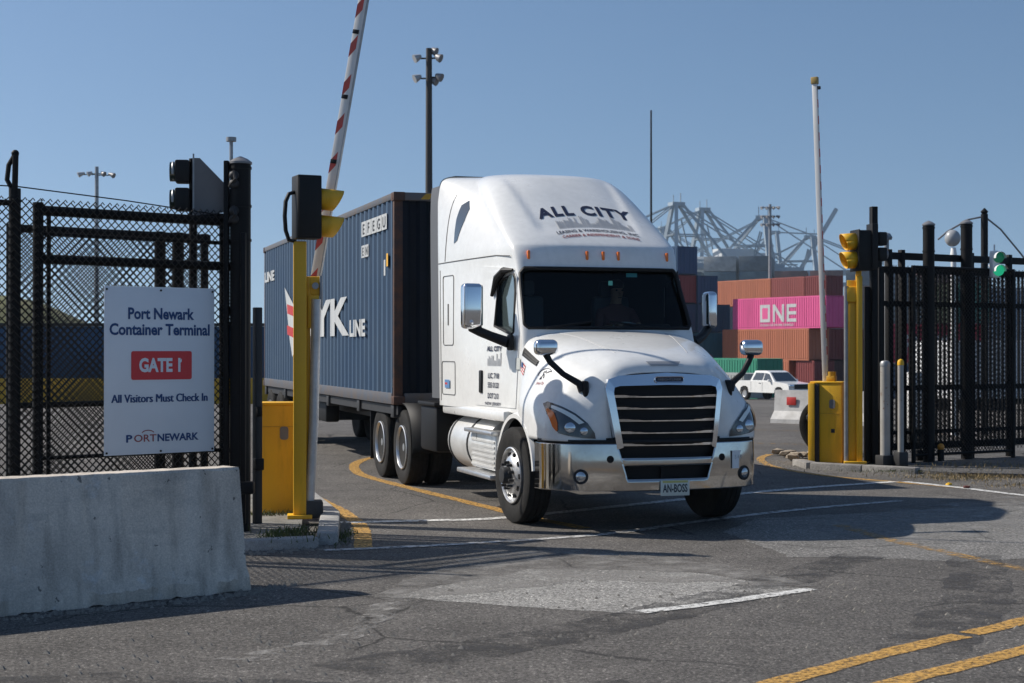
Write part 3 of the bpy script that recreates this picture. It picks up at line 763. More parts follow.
# bollards
def bollard(label, x, y, h, r, m, capm, foot):
    t = thing('bollard', label, 'bollard', (x, y, .06)); p = M(); p.cyl((0, 0, 0), (0, 0, h), r, None, 20); p.build('pipe', m, t)
    p = M(); p.lathe([(r + .004, h - .05), (r + .004, h), (r * .8, h + .03), (.005, h + .045)], axis='Z', n=20); p.build('cap', capm, t)
    p = M(); p.box((0, 0, foot / 2), (r * 2 + .07, r * 2 + .07, foot), R(20), .01); p.build('foot', DGREY, t)
OLDW = OLDWM
bollard('thick grey-white pipe bollard with a rust-streaked side in front of the right gate', 5.68, 23.75, 1.56, .074, OLDW, STEEL, .16)
bollard('thin pipe bollard with a yellow cap, right of the thick white one', 5.88, 23.6, 1.58, .045, OLDW, YELLOW, .22)

# ------------------------------------------------------------------ right gate
rA, rB = V((5.72, 24.35, 0)), V((9.6, 26.70, 0)); rd_ = (rB - rA).normalized(); rn = V((-rd_.y, rd_.x, 0)); RW = (rB - rA).length
rg = thing('picket_gate', 'wide black sliding gate of vertical pickets on the right side of the entrance', 'gate', rA)
f = M()
for z, r in ((3.30, .055), (3.08, .05), (2.55, .04), (1.22, .04), (.30, .055), (.52, .03)): f.beam(Z * z, rd_ * RW + Z * z, r * 1.3, r * 2)
for u in (.0, .22, .5, 2.05, 2.95, 3.45, 4.5):
    if u <= RW: f.box(rd_ * u + Z * 1.72, (.085, .085, 3.36), math.atan2(rd_.y, rd_.x), .008)
for u in (.9, 2.0): f.ball(rd_ * u + Z * .17, .07, 8); f.box(rd_ * u + Z * .12 + gn * 0, (.12, .12, .22), 0, .02)
f.build('gate_frame', BLACKM, rg)
nP = 46
for i in range(nP):
    u = .1 + i * (RW - .2) / (nP - 1); q = M(); q.box(rd_ * u + Z * 1.70, (.030, .030, 2.78), math.atan2(rd_.y, rd_.x)); q.build('picket', BLACKM, rg, smooth=0)
p = M(); p.box(rd_ * 3.72 - rn * .08 + Z * 1.62, (.42, .06, .55), math.atan2(rd_.y, rd_.x), .01); p.build('panel_box', BLACKP, rg)
chainlink('chain_link_mesh', rd_ * .1 - rn * .09, rd_ * (RW - .05) - rn * .09, .2, 3.12, rg, .085, .0046)
fr = thing('chain_link_fence', 'black chain-link mesh panel standing before the right gate, between its two round posts', 'fence', rA + rd_ * .45 - rn * .30)
chainlink('chain_link_mesh', (0, 0), rd_ * 2.25, .15, 3.12, fr, .07, .0065)
f = M()
for z in (3.12, .18): f.cyl(Z * z, rd_ * 2.25 + Z * z, .022, None, 10)
for u in (0, 2.25): f.cyl(rd_ * u, rd_ * u + Z * 3.14, .035, None, 12)
f.build('rail', BLACKM, fr)
capped_post('gate_post', 'dark round post with grey cap above the right gate, left one of two', 6.56, 24.55, 3.78, .09)
capped_post('gate_post', 'dark round grey-capped post above the right gate, beside the white dome camera', 7.36, 25.25, 3.86, .092)
t = thing('vent_pipe', 'slim grey pipe with a mushroom cap poking above the right gate', 'pipe', (6.15, 25.6, .1)); p = M(); p.cyl((0, 0, 0), (0, 0, 3.55), .04, None, 12); p.build('pipe', STEEL, t)
p = M(); p.lathe([(.085, 3.53), (.095, 3.57), (.06, 3.63), (.01, 3.65)], axis='Z', n=18); p.build('cap', STEEL, t)
# signal with green light, dome camera
t = thing('traffic_signal', 'pale traffic light showing green, fixed to the top rail of the right gate', 'traffic light', (7.78, 25.15, 2.98), R(8))
p = M(); p.box((0, 0, .22), (.13, .14, .44), 0, .03); p.cyl((0, 0, .42), (0, 0, .54), .014, None, 8); p.box((0, .10, .2), (.05, .12, .05)); p.build('housing', WHITEP, t)
for i, z in enumerate((.12, .33)):
    p = M(); p.lathe([(.088, 0), (.088, .02), (.05, .035), (.01, .04)], (.035, -.071, z), 'Y', 20, -1); p.build('lamp', LAMPG if i == 0 else mat('green_lamp_dim', (.015, .16, .085), .3, emit=(.01, .3, .14), estr=.15), t)
    p = M(); rows = []
    for k in range(9): a = R(-10 + 200 * k / 8); rows.append([V((.035 + .095 * math.cos(a), -.07, z + .095 * math.sin(a))), V((.035 + .09 * math.cos(a), -.17, z + .09 * math.sin(a)))])
    p.grid(rows); p.build('visor', WHITEP, t)
t = thing('cable_mast', 'black mast with sagging cables standing behind the right gate', 'mast', (10.18, 33.6, 0))
p = M(); p.cyl((0, 0, 0), (0, 0, 4.75), .075, None, 14); p.lathe([(.05, 4.75), (.085, 4.8), (.01, 4.88)], axis='Z', n=12); p.build('pole', BLACKM, t)
for P in ([V((0, 0, 4.7)), V((-.35, 0, 4.63)), V((-.8, 0, 4.37)), V((-1.0, 0, 4.2))], [V((0, 0, 4.7)), V((.35, 0, 4.42)), V((.8, .1, 3.92)), V((1.2, .2, 3.45)), V((1.5, .3, 3.2))]):
    p = M(); p.tube(P, .020, 8); p.build('cable', GREY, t)
t = thing('dome_camera', 'white round dome camera on a short white stand above the right gate', 'camera', (9.4, 33.2, 0))
p = M(); p.cyl((0, 0, 0), (0, 0, 3.8), .06, None, 12); p.tube([V((.0, 0, 3.75)), V((.0, 0, 4.0))], [.09, .05], 12); p.build('stand', WHITEP, t)
p = M(); p.ball((-.02, 0, 4.20), .165, 14, (1, 1, 1.1)); p.build('dome', mat('dome_white', (.34, .35, .36), .35), t)

# ------------------------------------------------------------------ concrete barrier, foreground
cb = thing('concrete_barrier', 'long grey concrete jersey barrier standing in the left foreground before the sign', 'barrier', (-1.965, 11.80, 0), math.atan2(1.15, 1.516))
prof = [(0, 0), (.60, 0), (.60, .09), (.42, .28), (.375, .90), (.365, .92), (.235, .92), (.225, .90), (.18, .28), (0, .09)]
prof = [(0, 0), (.56, 0), (.56, .10), (.50, .20), (.39, .905), (.375, .925), (.185, .925), (.17, .905), (.06, .20), (0, .10)]
rd2 = random.Random(5)
mb = M(); rings = []
for i in range(81):
    x = -.0 - i * .05
    e = .04 if i == 0 else 0
    rings.append([V((x + (-.02 if (i == 0 and 0 < k) else 0), y + (rd2.uniform(-.004, .004) if zz > .12 else rd2.uniform(-.012, .03) * (1 if y < .3 else -1)), max(0, zz + (rd2.uniform(-.018, .012) if zz < .3 else rd2.uniform(-.002, .002))))) for k, (y, zz) in enumerate(prof)])
mb.loft(rings); mb.build('body', CONC, cb, smooth=25)


# ------------------------------------------------------------------ the tractor
TH = math.atan2(-.9537, .3007)
TO = V((1.144, 16.764, 0))
truck = thing('semi_truck', 'white long-nosed semi truck with high roof leading the blue container out of the gate', 'truck', TO, TH)

def interp(keys, z):
    """monotone cubic through (z, value)"""
    if z <= keys[0][0]: return keys[0][1]
    if z >= keys[-1][0]: return keys[-1][1]
    n = len(keys)
    for i in range(n - 1):
        if keys[i][0] <= z <= keys[i + 1][0]: break
    x0, y0 = keys[i]; x1, y1 = keys[i + 1]; h = x1 - x0; d = (y1 - y0) / h
    def slope(k):
        if k <= 0 or k >= n - 1: return d
        a = (keys[k][1] - keys[k - 1][1]) / (keys[k][0] - keys[k - 1][0]); b = (keys[k + 1][1] - keys[k][1]) / (keys[k + 1][0] - keys[k][0])
        return 0 if a * b <= 0 else 2 * a * b / (a + b)
    m0, m1 = slope(i), slope(i + 1); t = (z - x0) / h
    return y0 * (1 + 2 * t) * (1 - t) ** 2 + m0 * h * t * (1 - t) ** 2 + y1 * t * t * (3 - 2 * t) - m1 * h * t * t * (1 - t)

XF = [(1.14, -.10), (1.95, -.19), (2.03, -.22), (2.74, -.545), (2.86, -.575), (2.97, -.62), (3.03, -.69), (3.2, -.93), (3.5, -1.36), (3.7, -1.65), (3.82, -1.85), (3.91, -2.08), (3.96, -2.4), (3.985, -2.85)]
WF = [(1.14, 1.03), (2.03, 1.0), (2.74, .955), (2.97, .98), (3.2, .975), (3.5, .945), (3.7, .90), (3.82, .85), (3.91, .77), (3.96, .66), (3.985, .5)]
WR = [(1.14, 1.17), (2.7, 1.19), (3.3, 1.195), (3.6, 1.195), (3.8, 1.185), (3.9, 1.16), (3.95, 1.11), (3.985, .98)]
CC = [(1.14, .10), (2.03, .13), (2.74, .16), (2.97, .24), (3.2, .36), (3.5, .52), (3.8, .62), (3.985, .5)]
NE = [(1.14, 4.5), (2.74, 4.2), (2.97, 3.4), (3.3, 3.0), (3.7, 2.8), (3.985, 2.4)]
XR = -3.12
def side_y(x, z):
    """half-width of the cab at (x, z)"""
    xf, wf, wr, c = interp(XF, z), interp(WF, z), interp(WR, z), interp(CC, z)
    xs_ = xf - c; 
    if x > xs_: return wf
    t = (xs_ - x) / (xs_ - XR)
    t = min(max(t, 0), 1)
    return wf + (wr - wf) * (1 - (1 - t) ** 1.5)
def front_x(y, z):
    xf, wf, c, n = interp(XF, z), interp(WF, z), interp(CC, z), interp(NE, z)
    return xf - c + c * max(0, 1 - min(1, abs(y) / wf) ** n) ** (1 / n)
def pan(y, z):
    """the sunken logo panel on the roof's face"""
    a = min(max((z - 3.10) / .12, 0), 1) * min(max((3.93 - z) / .12, 0), 1)
    hw = .62 + (z - 3.1) * .10
    b = min(max((hw - abs(y)) / .09, 0), 1)
    sm = lambda t: t * t * (3 - 2 * t)
    return -.045 * sm(a) * sm(b)
def outline(z, inset=0.0, dopan=True):
    xf, wf, wr, c, n = interp(XF, z) - inset * 1.1, interp(WF, z) - inset, interp(WR, z) - inset, interp(CC, z), interp(NE, z)
    P = []
    xr = XR + inset
    NF = 44
    for k in range(NF + 1):
        t = math.pi * k / NF - math.pi / 2
        cy, sy = abs(math.cos(t)) ** (2 / n), math.copysign(abs(math.sin(t)) ** (2 / n), t)
        y = wf * sy; x = xf - c + c * cy
        if dopan and not inset: x += pan(y, z)
        P.append((x, y))
    L_ = []
    for k in range(1, 16):
        x = (xf - c) + (xr - (xf - c)) * k / 16; t = k / 16
        L_.append((x, wf + (wr - wf) * (1 - (1 - t) ** 1.5)))
    rr = .05
    L_ += [(xr + rr, wr), (xr + rr * .3, wr - rr * .3), (xr, wr - rr)]
    L_ += [(xr, wr * .5), (xr, 0)]
    Rr = [(x, -y) for x, y in L_[:-1]][::-1]
    return [V((x, y, z)) for x, y in P + L_ + Rr]
def boolean(o, cutters, op='DIFFERENCE'):
    for c in cutters:
        m = o.modifiers.new('b', 'BOOLEAN'); m.operation = op; m.object = c; m.solver = 'EXACT'
    dg = bpy.context.evaluated_depsgraph_get(); dg.update()
    me = bpy.data.meshes.new_from_object(o.evaluated_get(dg)); o.modifiers.clear(); old = o.data; o.data = me; me.name = old.name
    for c in cutters: bpy.data.objects.remove(c)
    bpy.data.meshes.remove(old)
zs = [1.14, 1.3, 1.6, 1.9, 2.03, 2.2, 2.4, 2.6, 2.72, 2.78, 2.84, 2.9, 2.94, 2.97, 2.99, 3.02, 3.06] + [3.1 + .025 * i for i in range(28)] + [3.81, 3.84, 3.87, 3.89, 3.91, 3.93, 3.945, 3.96, 3.972, 3.985]
cm_ = M(); cm_.loft([outline(z) for z in zs])
cab = cm_.build('cab', [WHITE, INTER], truck, smooth=0)
cm2 = M(); cm2.cur = 1; cm2.loft([outline(z, .07) for z in (1.26, 1.6, 2.03, 2.4, 2.74, 2.9, 3.1, 3.3, 3.45)])
inner = cm2.build('cut', [WHITE, INTER], truck)
WS = [(-.93, 2.06), (.93, 2.06), (.965, 2.10), (.925, 2.66), (.88, 2.715), (-.88, 2.715), (-.925, 2.66), (-.965, 2.10)]
c1 = M(); c1.cur = 1; c1.prism(WS, (-.85, 0, 0), (0, 1, 0), (0, 0, 1), 1.4); c1 = c1.build('cut', [WHITE, INTER], truck)
SWP = [(-1.06, 2.09), (-.56, 1.99), (-.50, 2.02), (-.60, 2.60), (-.66, 2.655), (-.98, 2.60), (-1.05, 2.54)]
c2 = M(); c2.cur = 1; c2.prism(SWP, (0, 1.6, 0), (1, 0, 0), (0, 0, 1), 3.2); c2 = c2.build('cut', [WHITE, INTER], truck)
boolean(cab, [inner, c1, c2])
cab.data.polygons.foreach_set('use_smooth', [True] * len(cab.data.polygons)); cab.data.set_sharp_from_angle(angle=R(32))

# windscreen and its gasket
rows = []
for i in range(13):
    z = 2.035 + i * (2.735 - 2.035) / 12
    hw = .985 - .03 * i / 12 
    rows.append([V((front_x(hw * s, z) - .035, hw * .985 * s, z)) for s in [k / 16 - 1 for k in range(33)]])
p = M(); p.grid(rows); ws = p.build('windscreen', WIND, truck, smooth=60)
loop = []
def wsp(y, z): return V((front_x(y, z) + .004, y, z))
for a, b in zip(WS, WS[1:] + WS[:1]):
    for k in range(8): t = k / 8; loop.append(wsp(a[0] + (b[0] - a[0]) * t, a[1] + (b[1] - a[1]) * t))
p = M(); p.tube(loop, .022, 6, True); p.build('gasket', BLACKP, ws)
for sx_ in (-1, 1):
    p = M(); a = V((front_x(-.2 * sx_, 2.07) + .03, sx_ * .62 - .1, 2.065)); b = V((front_x(.3, 2.16) + .02, sx_ * .10 - .1, 2.13))
    p.tube([V((front_x(.6, 2.05) + .03, sx_ * .75, 2.05)), a, b], .012, 6); p.build('wiper', BLACKP, ws)
p = M(); p.box((front_x(.35, 2.66) - .05, .38, 2.655), (.004, .13, .045)); p.build('toll_tag', mat('tag_teal', (.10, .42, .40), .5), ws)
p = M(); p.box((front_x(.1, 2.5) - .05, .10, 2.56), (.004, .05, .05)); p.build('sticker', mat('sticker_mint', (.12, .45, .36), .5), ws)

# interior
p = M(); p.box((-.62, 0, 1.92), (.55, 1.85, .22), 0, .05); p.box((-.55, .55, 2.05), (.3, .5, .12), 0, .04); p.build('dashboard', BLACKP, truck)
for sy in (-.55, .52):
    p = M(); p.box((-1.35, sy, 1.72), (.5, .48, .16), 0, .05); p.box((-1.60, sy, 2.10), (.14, .46, .70), 0, .05); p.box((-1.62, sy, 2.54), (.10, .26, .18), 0, .04); p.build('seat', SEAT, truck)
p = M(); c = V((-.92, .52, 2.02)); ax = V((.5, 0, .866)); e1 = V((0, 1, 0)); e2 = V((-.866, 0, .5))
p.tube([c + e1 * (.22 * math.cos(a * math.pi / 12)) + e2 * (.22 * math.sin(a * math.pi / 12)) for a in range(24)], .016, 8, True)
p.tube([c - e1 * .21, c, c + e1 * .21], .015, 6); p.tube([c, c - ax * .25], .03, 8); p.build('steering_wheel', mat('steering_grey', (.35, .37, .39), .4), truck)

# doors
def door(sg):
    outer = [(-1.62, 1.19), (-.36, 1.19), (-.34, 1.75), (-.345, 2.02), (-.655, 2.66), (-.72, 2.72), (-1.50, 2.78), (-1.58, 2.72)]
    def dens(P):
        Q = []
        for a, b in zip(P, P[1:] + P[:1]):
            k = max(1, int(math.hypot(b[0] - a[0], b[1] - a[1]) / .12))
            for j in range(k): Q.append((a[0] + (b[0] - a[0]) * j / k, a[1] + (b[1] - a[1]) * j / k))
        return Q
    O, H = dens(outer), dens([(-1.085, 2.07), (-.55, 1.965), (-.475, 2.0), (-.575, 2.615), (-.64, 2.68), (-1.0, 2.625), (-1.075, 2.56)][::-1])
    tri = tessellate_polygon([[V((*q, 0)) for q in O], [V((*q, 0)) for q in H]])
    A = O + H
    mb = M(); mb.add([V((x, sg * (side_y(x, z) + .008), z)) for x, z in A], [list(t) for t in tri])
    for P, off in ((O, 0), (H, len(O))):
        for i in range(len(P)):
            x, z = P[i]; x2, z2 = P[(i + 1) % len(P)]
            mb.add([V((x, sg * (side_y(x, z) + .008), z)), V((x2, sg * (side_y(x2, z2) + .008), z2)), V((x2, sg * (side_y(x2, z2) - .01), z2)), V((x, sg * (side_y(x, z) - .01), z))], [[0, 1, 2, 3]])
    d = mb.build('door', WHITE, truck, smooth=30)
    gl = M(); gl.prism(SWP, (0, sg * (side_y(-.8, 2.3) - .03) , 0), (1, 0, 0), (0, 0, 1), .006); gl.build('window_pane', SGLASS if sg < 0 else WIND, d)
    fr_ = M(); fr_.tube([V((x, sg * (side_y(x, z) + .008), z)) for x, z in SWP], .014, 6, True)
    fr_.build('window_seal', BLACKP, d)
    vz = M(); vz.tube([V((-1.16, sg * (side_y(-1.1, 2.45) + .04), 2.43)), V((-1.02, sg * (side_y(-1, 2.6) + .05), 2.62)), V((-.85, sg * (side_y(-.9, 2.66) + .04), 2.70)), V((-.68, sg * (side_y(-.7, 2.7) + .02), 2.70))], [.02, .045, .04, .015], 8)
    vz.build('rain_visor', BLACKP, d)
    h_ = M(); h_.box((-1.44, sg * (side_y(-1.44, 1.45) + .012), 1.46), (.10, .03, .26), 0, .014); h_.build('handle', BLACKP, d)
    return d
dR = door(-1); dL = door(1)

# seams, sleeper panels, roof window, side extender
def wall_pt(x, z, e=.004, sg=-1): return V((x, sg * (side_y(x, z) + e), z))
def wall_patch(mb, P, e, sg=-1, st=.05):
    from mathutils.geometry import delaunay_2d_cdt
    Q = []
    for (a, b), (c, d) in zip(P, P[1:] + P[:1]):
        k = max(1, int(math.hypot(c - a, d - b) / st))
        for j in range(k): Q.append((a + (c - a) * j / k, b + (d - b) * j / k))
    inn = []; x = min(q[0] for q in Q)
    while x < max(q[0] for q in Q):
        z = min(q[1] for q in Q)
        while z < max(q[1] for q in Q):
            ok = False; n = len(Q)
            for i in range(n):
                (a, b), (d, f) = Q[i], Q[(i + 1) % n]
                if (b > z) != (f > z) and x < (d - a) * (z - b) / (f - b) + a: ok = not ok
            if ok and min(math.hypot(x - a, z - b) for a, b in Q) > st * .5: inn.append((x, z))
            z += st
        x += st
    n = len(Q); r = delaunay_2d_cdt([V(q) for q in Q + inn], [(i, (i + 1) % n) for i in range(n)], [], 1, 1e-5)
    mb.add([wall_pt(v.x, v.y, e, sg) for v in r[0]], [list(f) for f in r[2]])
SEAMG = mat('panel_gap', (.10, .10, .10), .7)
for sg in (-1, 1):
    p = M(); p.tube([wall_pt(x, 2.885 + (-.06 if x > -1 else 0) * 0 + .0 * x, .003, sg) for x in [-3.05 + .1 * k for k in range(20)]] + [V((front_x(.93, 2.87) - .12, sg * (side_y(-.9, 2.87) - .003), 2.86))], .006, 5)
    p.tube([wall_pt(-2.78 + .18 * (z - 2.9), z, .003, sg) for z in [2.9 + .09 * k for k in range(10)]], .004, 5)
    p.tube([wall_pt(-2.98, z, .001, sg) for z in [1.2 + .2 * k for k in range(9)]], .005, 5)
    p.build('panel_gap', SEAMG, truck)
    q = M()
    pts = rrect(-2.86, 1.88, -2.46, 2.72, .04)
    q.tube([wall_pt(x, z, .002, sg) for x, z in pts], .006, 5, True)
    pts = rrect(-2.93, 1.28, -2.40, 1.68, .03); q.tube([wall_pt(x, z, .002, sg) for x, z in pts], .006, 5, True)
    q.tube([wall_pt(-2.66, z, .003, sg) for z in (2.12, 2.38)], .009, 5)
    q.build('locker_door', SEAMG, truck)
    p = M(); W_ = [(-2.30, 3.61), (-2.42, 3.56), (-2.46, 3.40), (-2.46, 3.10), (-2.36, 3.13), (-2.22, 3.36), (-2.19, 3.50)]
    wall_patch(p, W_, .005, sg); p.build('roof_window', DGLASS, truck, smooth=0)
    p = M(); rows = [[V((XR + .01, sg * (interp(WR, z) - .015), z)), V((XR - .30, sg * (interp(WR, z) + .005), z)), V((XR - .31, sg * (interp(WR, z) - .01), z)), V((XR + .01, sg * (interp(WR, z) - .035), z))] for z in (1.22, 2.0, 3.0, 3.5, 3.75, 3.86)]
    p.loft(rows); p.build('side_extender', mat('extender_grey', (.10, .105, .115), .55), truck)
    p = M(); p.box((-1.75, sg * 1.10, 1.10), (2.55, .10, .12), 0, .03); p.build('sill', WHITE, truck)

# marker lights on the brow
for y in (-.82, -.15, .04, .22, .82):
    p = M(); z0 = 2.865; p.box((front_x(y, z0) + .005, y, z0), (.05, .032, .10), 0, .012); p.build('marker_light', AMBER, truck)

# hood and fenders
HK = {  # station x: half section (y, z), centre -> bottom
 -.22: [(0, 2.035), (.5, 2.02), (.86, 1.965), (1.0, 1.84), (1.035, 1.62), (1.05, 1.40), (1.06, 1.15)],
 .20: [(0, 1.985), (.48, 1.965), (.82, 1.89), (.99, 1.73), (1.09, 1.50), (1.165, 1.28), (1.175, 1.05)],
 .60: [(0, 1.90), (.47, 1.87), (.76, 1.78), (.94, 1.62), (1.07, 1.44), (1.16, 1.24), (1.175, 1.0)],
 .90: [(0, 1.82), (.45, 1.79), (.69, 1.69), (.86, 1.53), (1.01, 1.36), (1.13, 1.17), (1.15, .92)],
 1.10: [(0, 1.745), (.43, 1.72), (.63, 1.61), (.77, 1.43), (.92, 1.26), (1.04, 1.10), (1.055, .92)],
 1.20: [(0, 1.67), (.42, 1.645), (.59, 1.53), (.68, 1.36), (.77, 1.18), (.85, 1.04), (.88, .92)],
 1.235: [(0, 1.60), (.40, 1.575), (.56, 1.48), (.605, 1.36), (.585, 1.18), (.565, 1.02), (.55, .92)],
}
HX = sorted(HK)
def hood_key(k, x): return (interp([(q, HK[q][k][0]) for q in HX], x), interp([(q, HK[q][k][1]) for q in HX], x))
def hood_section(x, n=6):
    K = [hood_key(k, x) for k in range(7)]
    zb = .92
    ax = abs(x)
    if ax < .60: zb = max(.92 if x > 0 else .6, .50 + math.sqrt(.61 ** 2 - ax ** 2))
    if x < -.20: zb = 1.1
    K[6] = (K[6][0], min(zb, K[5][1] - .02) if zb < K[5][1] else zb)
    pts = []
    for i in range(6):
        p0, p1, p2, p3 = K[max(i - 1, 0)], K[i], K[i + 1], K[min(i + 2, 6)]
        if i == 0: p0 = (-K[1][0], K[1][1])
        for j in range(n):
            t = j / n
            f_ = lambda a, b, c, d: .5 * (2 * b + (c - a) * t + (2 * a - 5 * b + 4 * c - d) * t * t + (3 * b - a - 3 * c + d) * t ** 3)
            pts.append((f_(p0[0], p1[0], p2[0], p3[0]), f_(p0[1], p1[1], p2[1], p3[1])))
    pts.append(K[6])
    return pts
hx = [-.22 + .03 * i for i in range(45)] + [1.15, 1.18, 1.2, 1.215, 1.228, 1.235]
hx = [x for x in hx if x <= 1.235]
rows = []
for x in hx:
    h = hood_section(x)
    rows.append([V((x, -y, z)) for y, z in h[::-1]] + [V((x, y, z)) for y, z in h[1:]])
p = M(); p.grid(rows)
NOSE = [(.50, .80), (.59, 1.42), (.57, 1.48), (.49, 1.51), (0, 1.535), (-.49, 1.51), (-.57, 1.48), (-.59, 1.42), (-.50, .80)]
def inpoly(y, z, P):
    c = False; n = len(P)
    for i in range(n):
        (a, b), (d, e) = P[i], P[(i + 1) % n]
        if (b > z) != (e > z) and y < (d - a) * (z - b) / (e - b) + a: c = not c
    return c
p.f = [f for f in p.f if not (min(p.v[i][0] for i in f) > .98 and all(inpoly(p.v[i][1], p.v[i][2], NOSE) for i in f))]
p.mi = [0] * len(p.f)
hood = p.build('hood', WHITE, truck, smooth=40)
md = hood.modifiers.new('s', 'SOLIDIFY'); md.thickness = .015; md.offset = -1
HM = hood.data
from mathutils.bvhtree import BVHTree
hb = BVHTree.FromPolygons([v.co for v in HM.vertices], [list(f.vertices) for f in HM.polygons])
def hood_x(y, z):
    r = hb.ray_cast(V((3, y, z)), V((-1, 0, 0))); return (r[0], r[1]) if r[0] else (V((.8, y, z)), V((1, 0, 0)))
def hood_side(x, z, sg=-1):
    r = hb.ray_cast(V((x, sg * 3, z)), V((0, -sg, 0))); return (r[0], r[1]) if r[0] else (V((x, sg * 1.1, z)), V((0, sg, 0)))
def hood_top(x, y):
    r = hb.ray_cast(V((x, y, 4)), V((0, 0, -1))); return r[0] if r[0] else V((x, y, 1.8))
for sg in (-1, 1):
    p = M(); p.tube([hood_top(x, sg * (.36 + .20 * (1.1 - x))) + V((0, 0, .0)) for x in [-.18 + .1 * k for k in range(12)]], .004, 5); p.build('hood_crease', SEAMG if 0 else mat('crease_grey', (.35, .35, .35), .6), hood)
    # vent in the hood's flank
    p = M()
    def vz(t, q): return (-.19 + .47 * t, 1.845 - .14 * t - q * (.085 - .03 * t))
    p.grid([[hood_side(*vz(i / 12, k / 4), sg)[0] + V((0, sg * .007, .003)) for k in range(5)] for i in range(13)])
    p.build('side_vent', BLACKP, hood, smooth=0)
    p = M()
    for k in (.33, .66):
        p.tube([hood_side(*vz(i / 6, k), sg)[0] + V((0, sg * .012, .004)) for i in range(1, 7)], .006, 5)
    p.build('vent_bar', DGREY, hood)
    # wheel arch flange behind and over the tyre
    p = M(); rows = []
    for a in range(8, 190, 7):
        c, s2_ = math.cos(R(a)), math.sin(R(a))
        yo = 1.165 if a < 110 else 1.165 - .0 * (a - 110)
        rows.append([V((c * r_, sg * yy, .505 + s2_ * r_)) for r_, yy in ((.60, yo - .04), (.60, yo + .012), (.645, yo + .012), (.66, yo - .03))])
    p.loft(rows); p.build('arch_flange', WHITE, hood)
    p = M(); rows = []
    for a in range(0, 200, 8):
        c, s2_ = math.cos(R(a)), math.sin(R(a)); rows.append([V((c * .615, sg * yy, .505 + s2_ * .615)) for yy in (1.16, .70)])
    p.grid(rows); p.box((-.64, sg * .95, .42), (.02, .40, .36)); p.build('arch_liner', BLACKP, hood)
# little intake on the hood's nose
p = M(); zc = 1.70
p.grid([[hood_top(x, y) + V((.004, 0, .006)) for y in [.02 + (w0 * (k / 6 - 1)) for k in range(13)]] for x, w0 in ((1.165, .19), (1.18, .175), (1.195, .16), (1.207, .145))]); p.build('nose_intake', mat('intake_grey', (.33, .34, .36), .5), hood, smooth=0)

# headlights
def hood_patch(P, sg, e):
    Q = []
    for (a, b), (c, d) in zip(P, P[1:] + P[:1]):
        k = max(1, int(math.hypot(c - a, d - b) / .025))
        for j in range(k): Q.append((a + (c - a) * j / k, b + (d - b) * j / k))
    ys_ = [q[0] for q in Q]; zs_ = [q[1] for q in Q]; inn = []
    yy = min(ys_) + .03
    while yy < max(ys_):
        zz = min(zs_) + .02
        while zz < max(zs_):
            if inpoly(yy, zz, Q) and min(math.hypot(yy - a, zz - b) for a, b in Q) > .018: inn.append((yy, zz))
            zz += .03
        yy += .03
    from mathutils.geometry import delaunay_2d_cdt
    pts = [V(q) for q in Q + inn]; n = len(Q)
    r = delaunay_2d_cdt(pts, [(i, (i + 1) % n) for i in range(n)], [], 1, 1e-5)
    vs = []
    for v in r[0]:
        h, nn = hood_x(sg * v.x, v.y); nn = nn if nn.x > 0 else -nn
        vs.append(h + nn * e)
    return vs, [list(f) for f in r[2]]
HL = [(.72, .945), (.73, 1.0), (.80, 1.10), (.90, 1.19), (1.0, 1.255), (1.085, 1.30), (1.115, 1.28), (1.12, 1.18), (1.10, 1.07), (1.06, 1.00), (.98, .975), (.86, .955)]
AMB = [(1.072, 1.20), (1.10, 1.235), (1.112, 1.22), (1.112, 1.16), (1.095, 1.06), (1.07, 1.015), (1.06, 1.03), (1.06, 1.10)]
STR = [(.83, 1.10), (.91, 1.170), (1.0, 1.228), (1.07, 1.265), (1.08, 1.235), (1.02, 1.195), (.95, 1.145), (.88, 1.085)]
for sg in (-1, 1):
    p = M(); v, fcs = hood_patch(HL, sg, .010); p.add(v, fcs); hl = p.build('headlight', SMOKE, truck, smooth=60)
    p = M(); v, fcs = hood_patch(AMB, sg, .020); p.add(v, fcs); p.build('turn_signal', AMBER, hl, smooth=60)
    p = M(); v, fcs = hood_patch(STR, sg, .018); p.add(v, fcs); p.build('running_light', DRL, hl, smooth=60)
    for yy, zz, rr in ((.965, 1.055, .056), (.84, 1.02, .042)):
        h, nn = hood_x(sg * yy, zz); nn = nn if nn.x > 0 else -nn; ax_ = (nn + V((1, 0, 0))).normalized()
        p = M(); p.tube([h + ax_ * .008, h + ax_ * .022, h + ax_ * .032], [rr, rr * .9, rr * .4], 18); p.build('projector', LENS, hl)

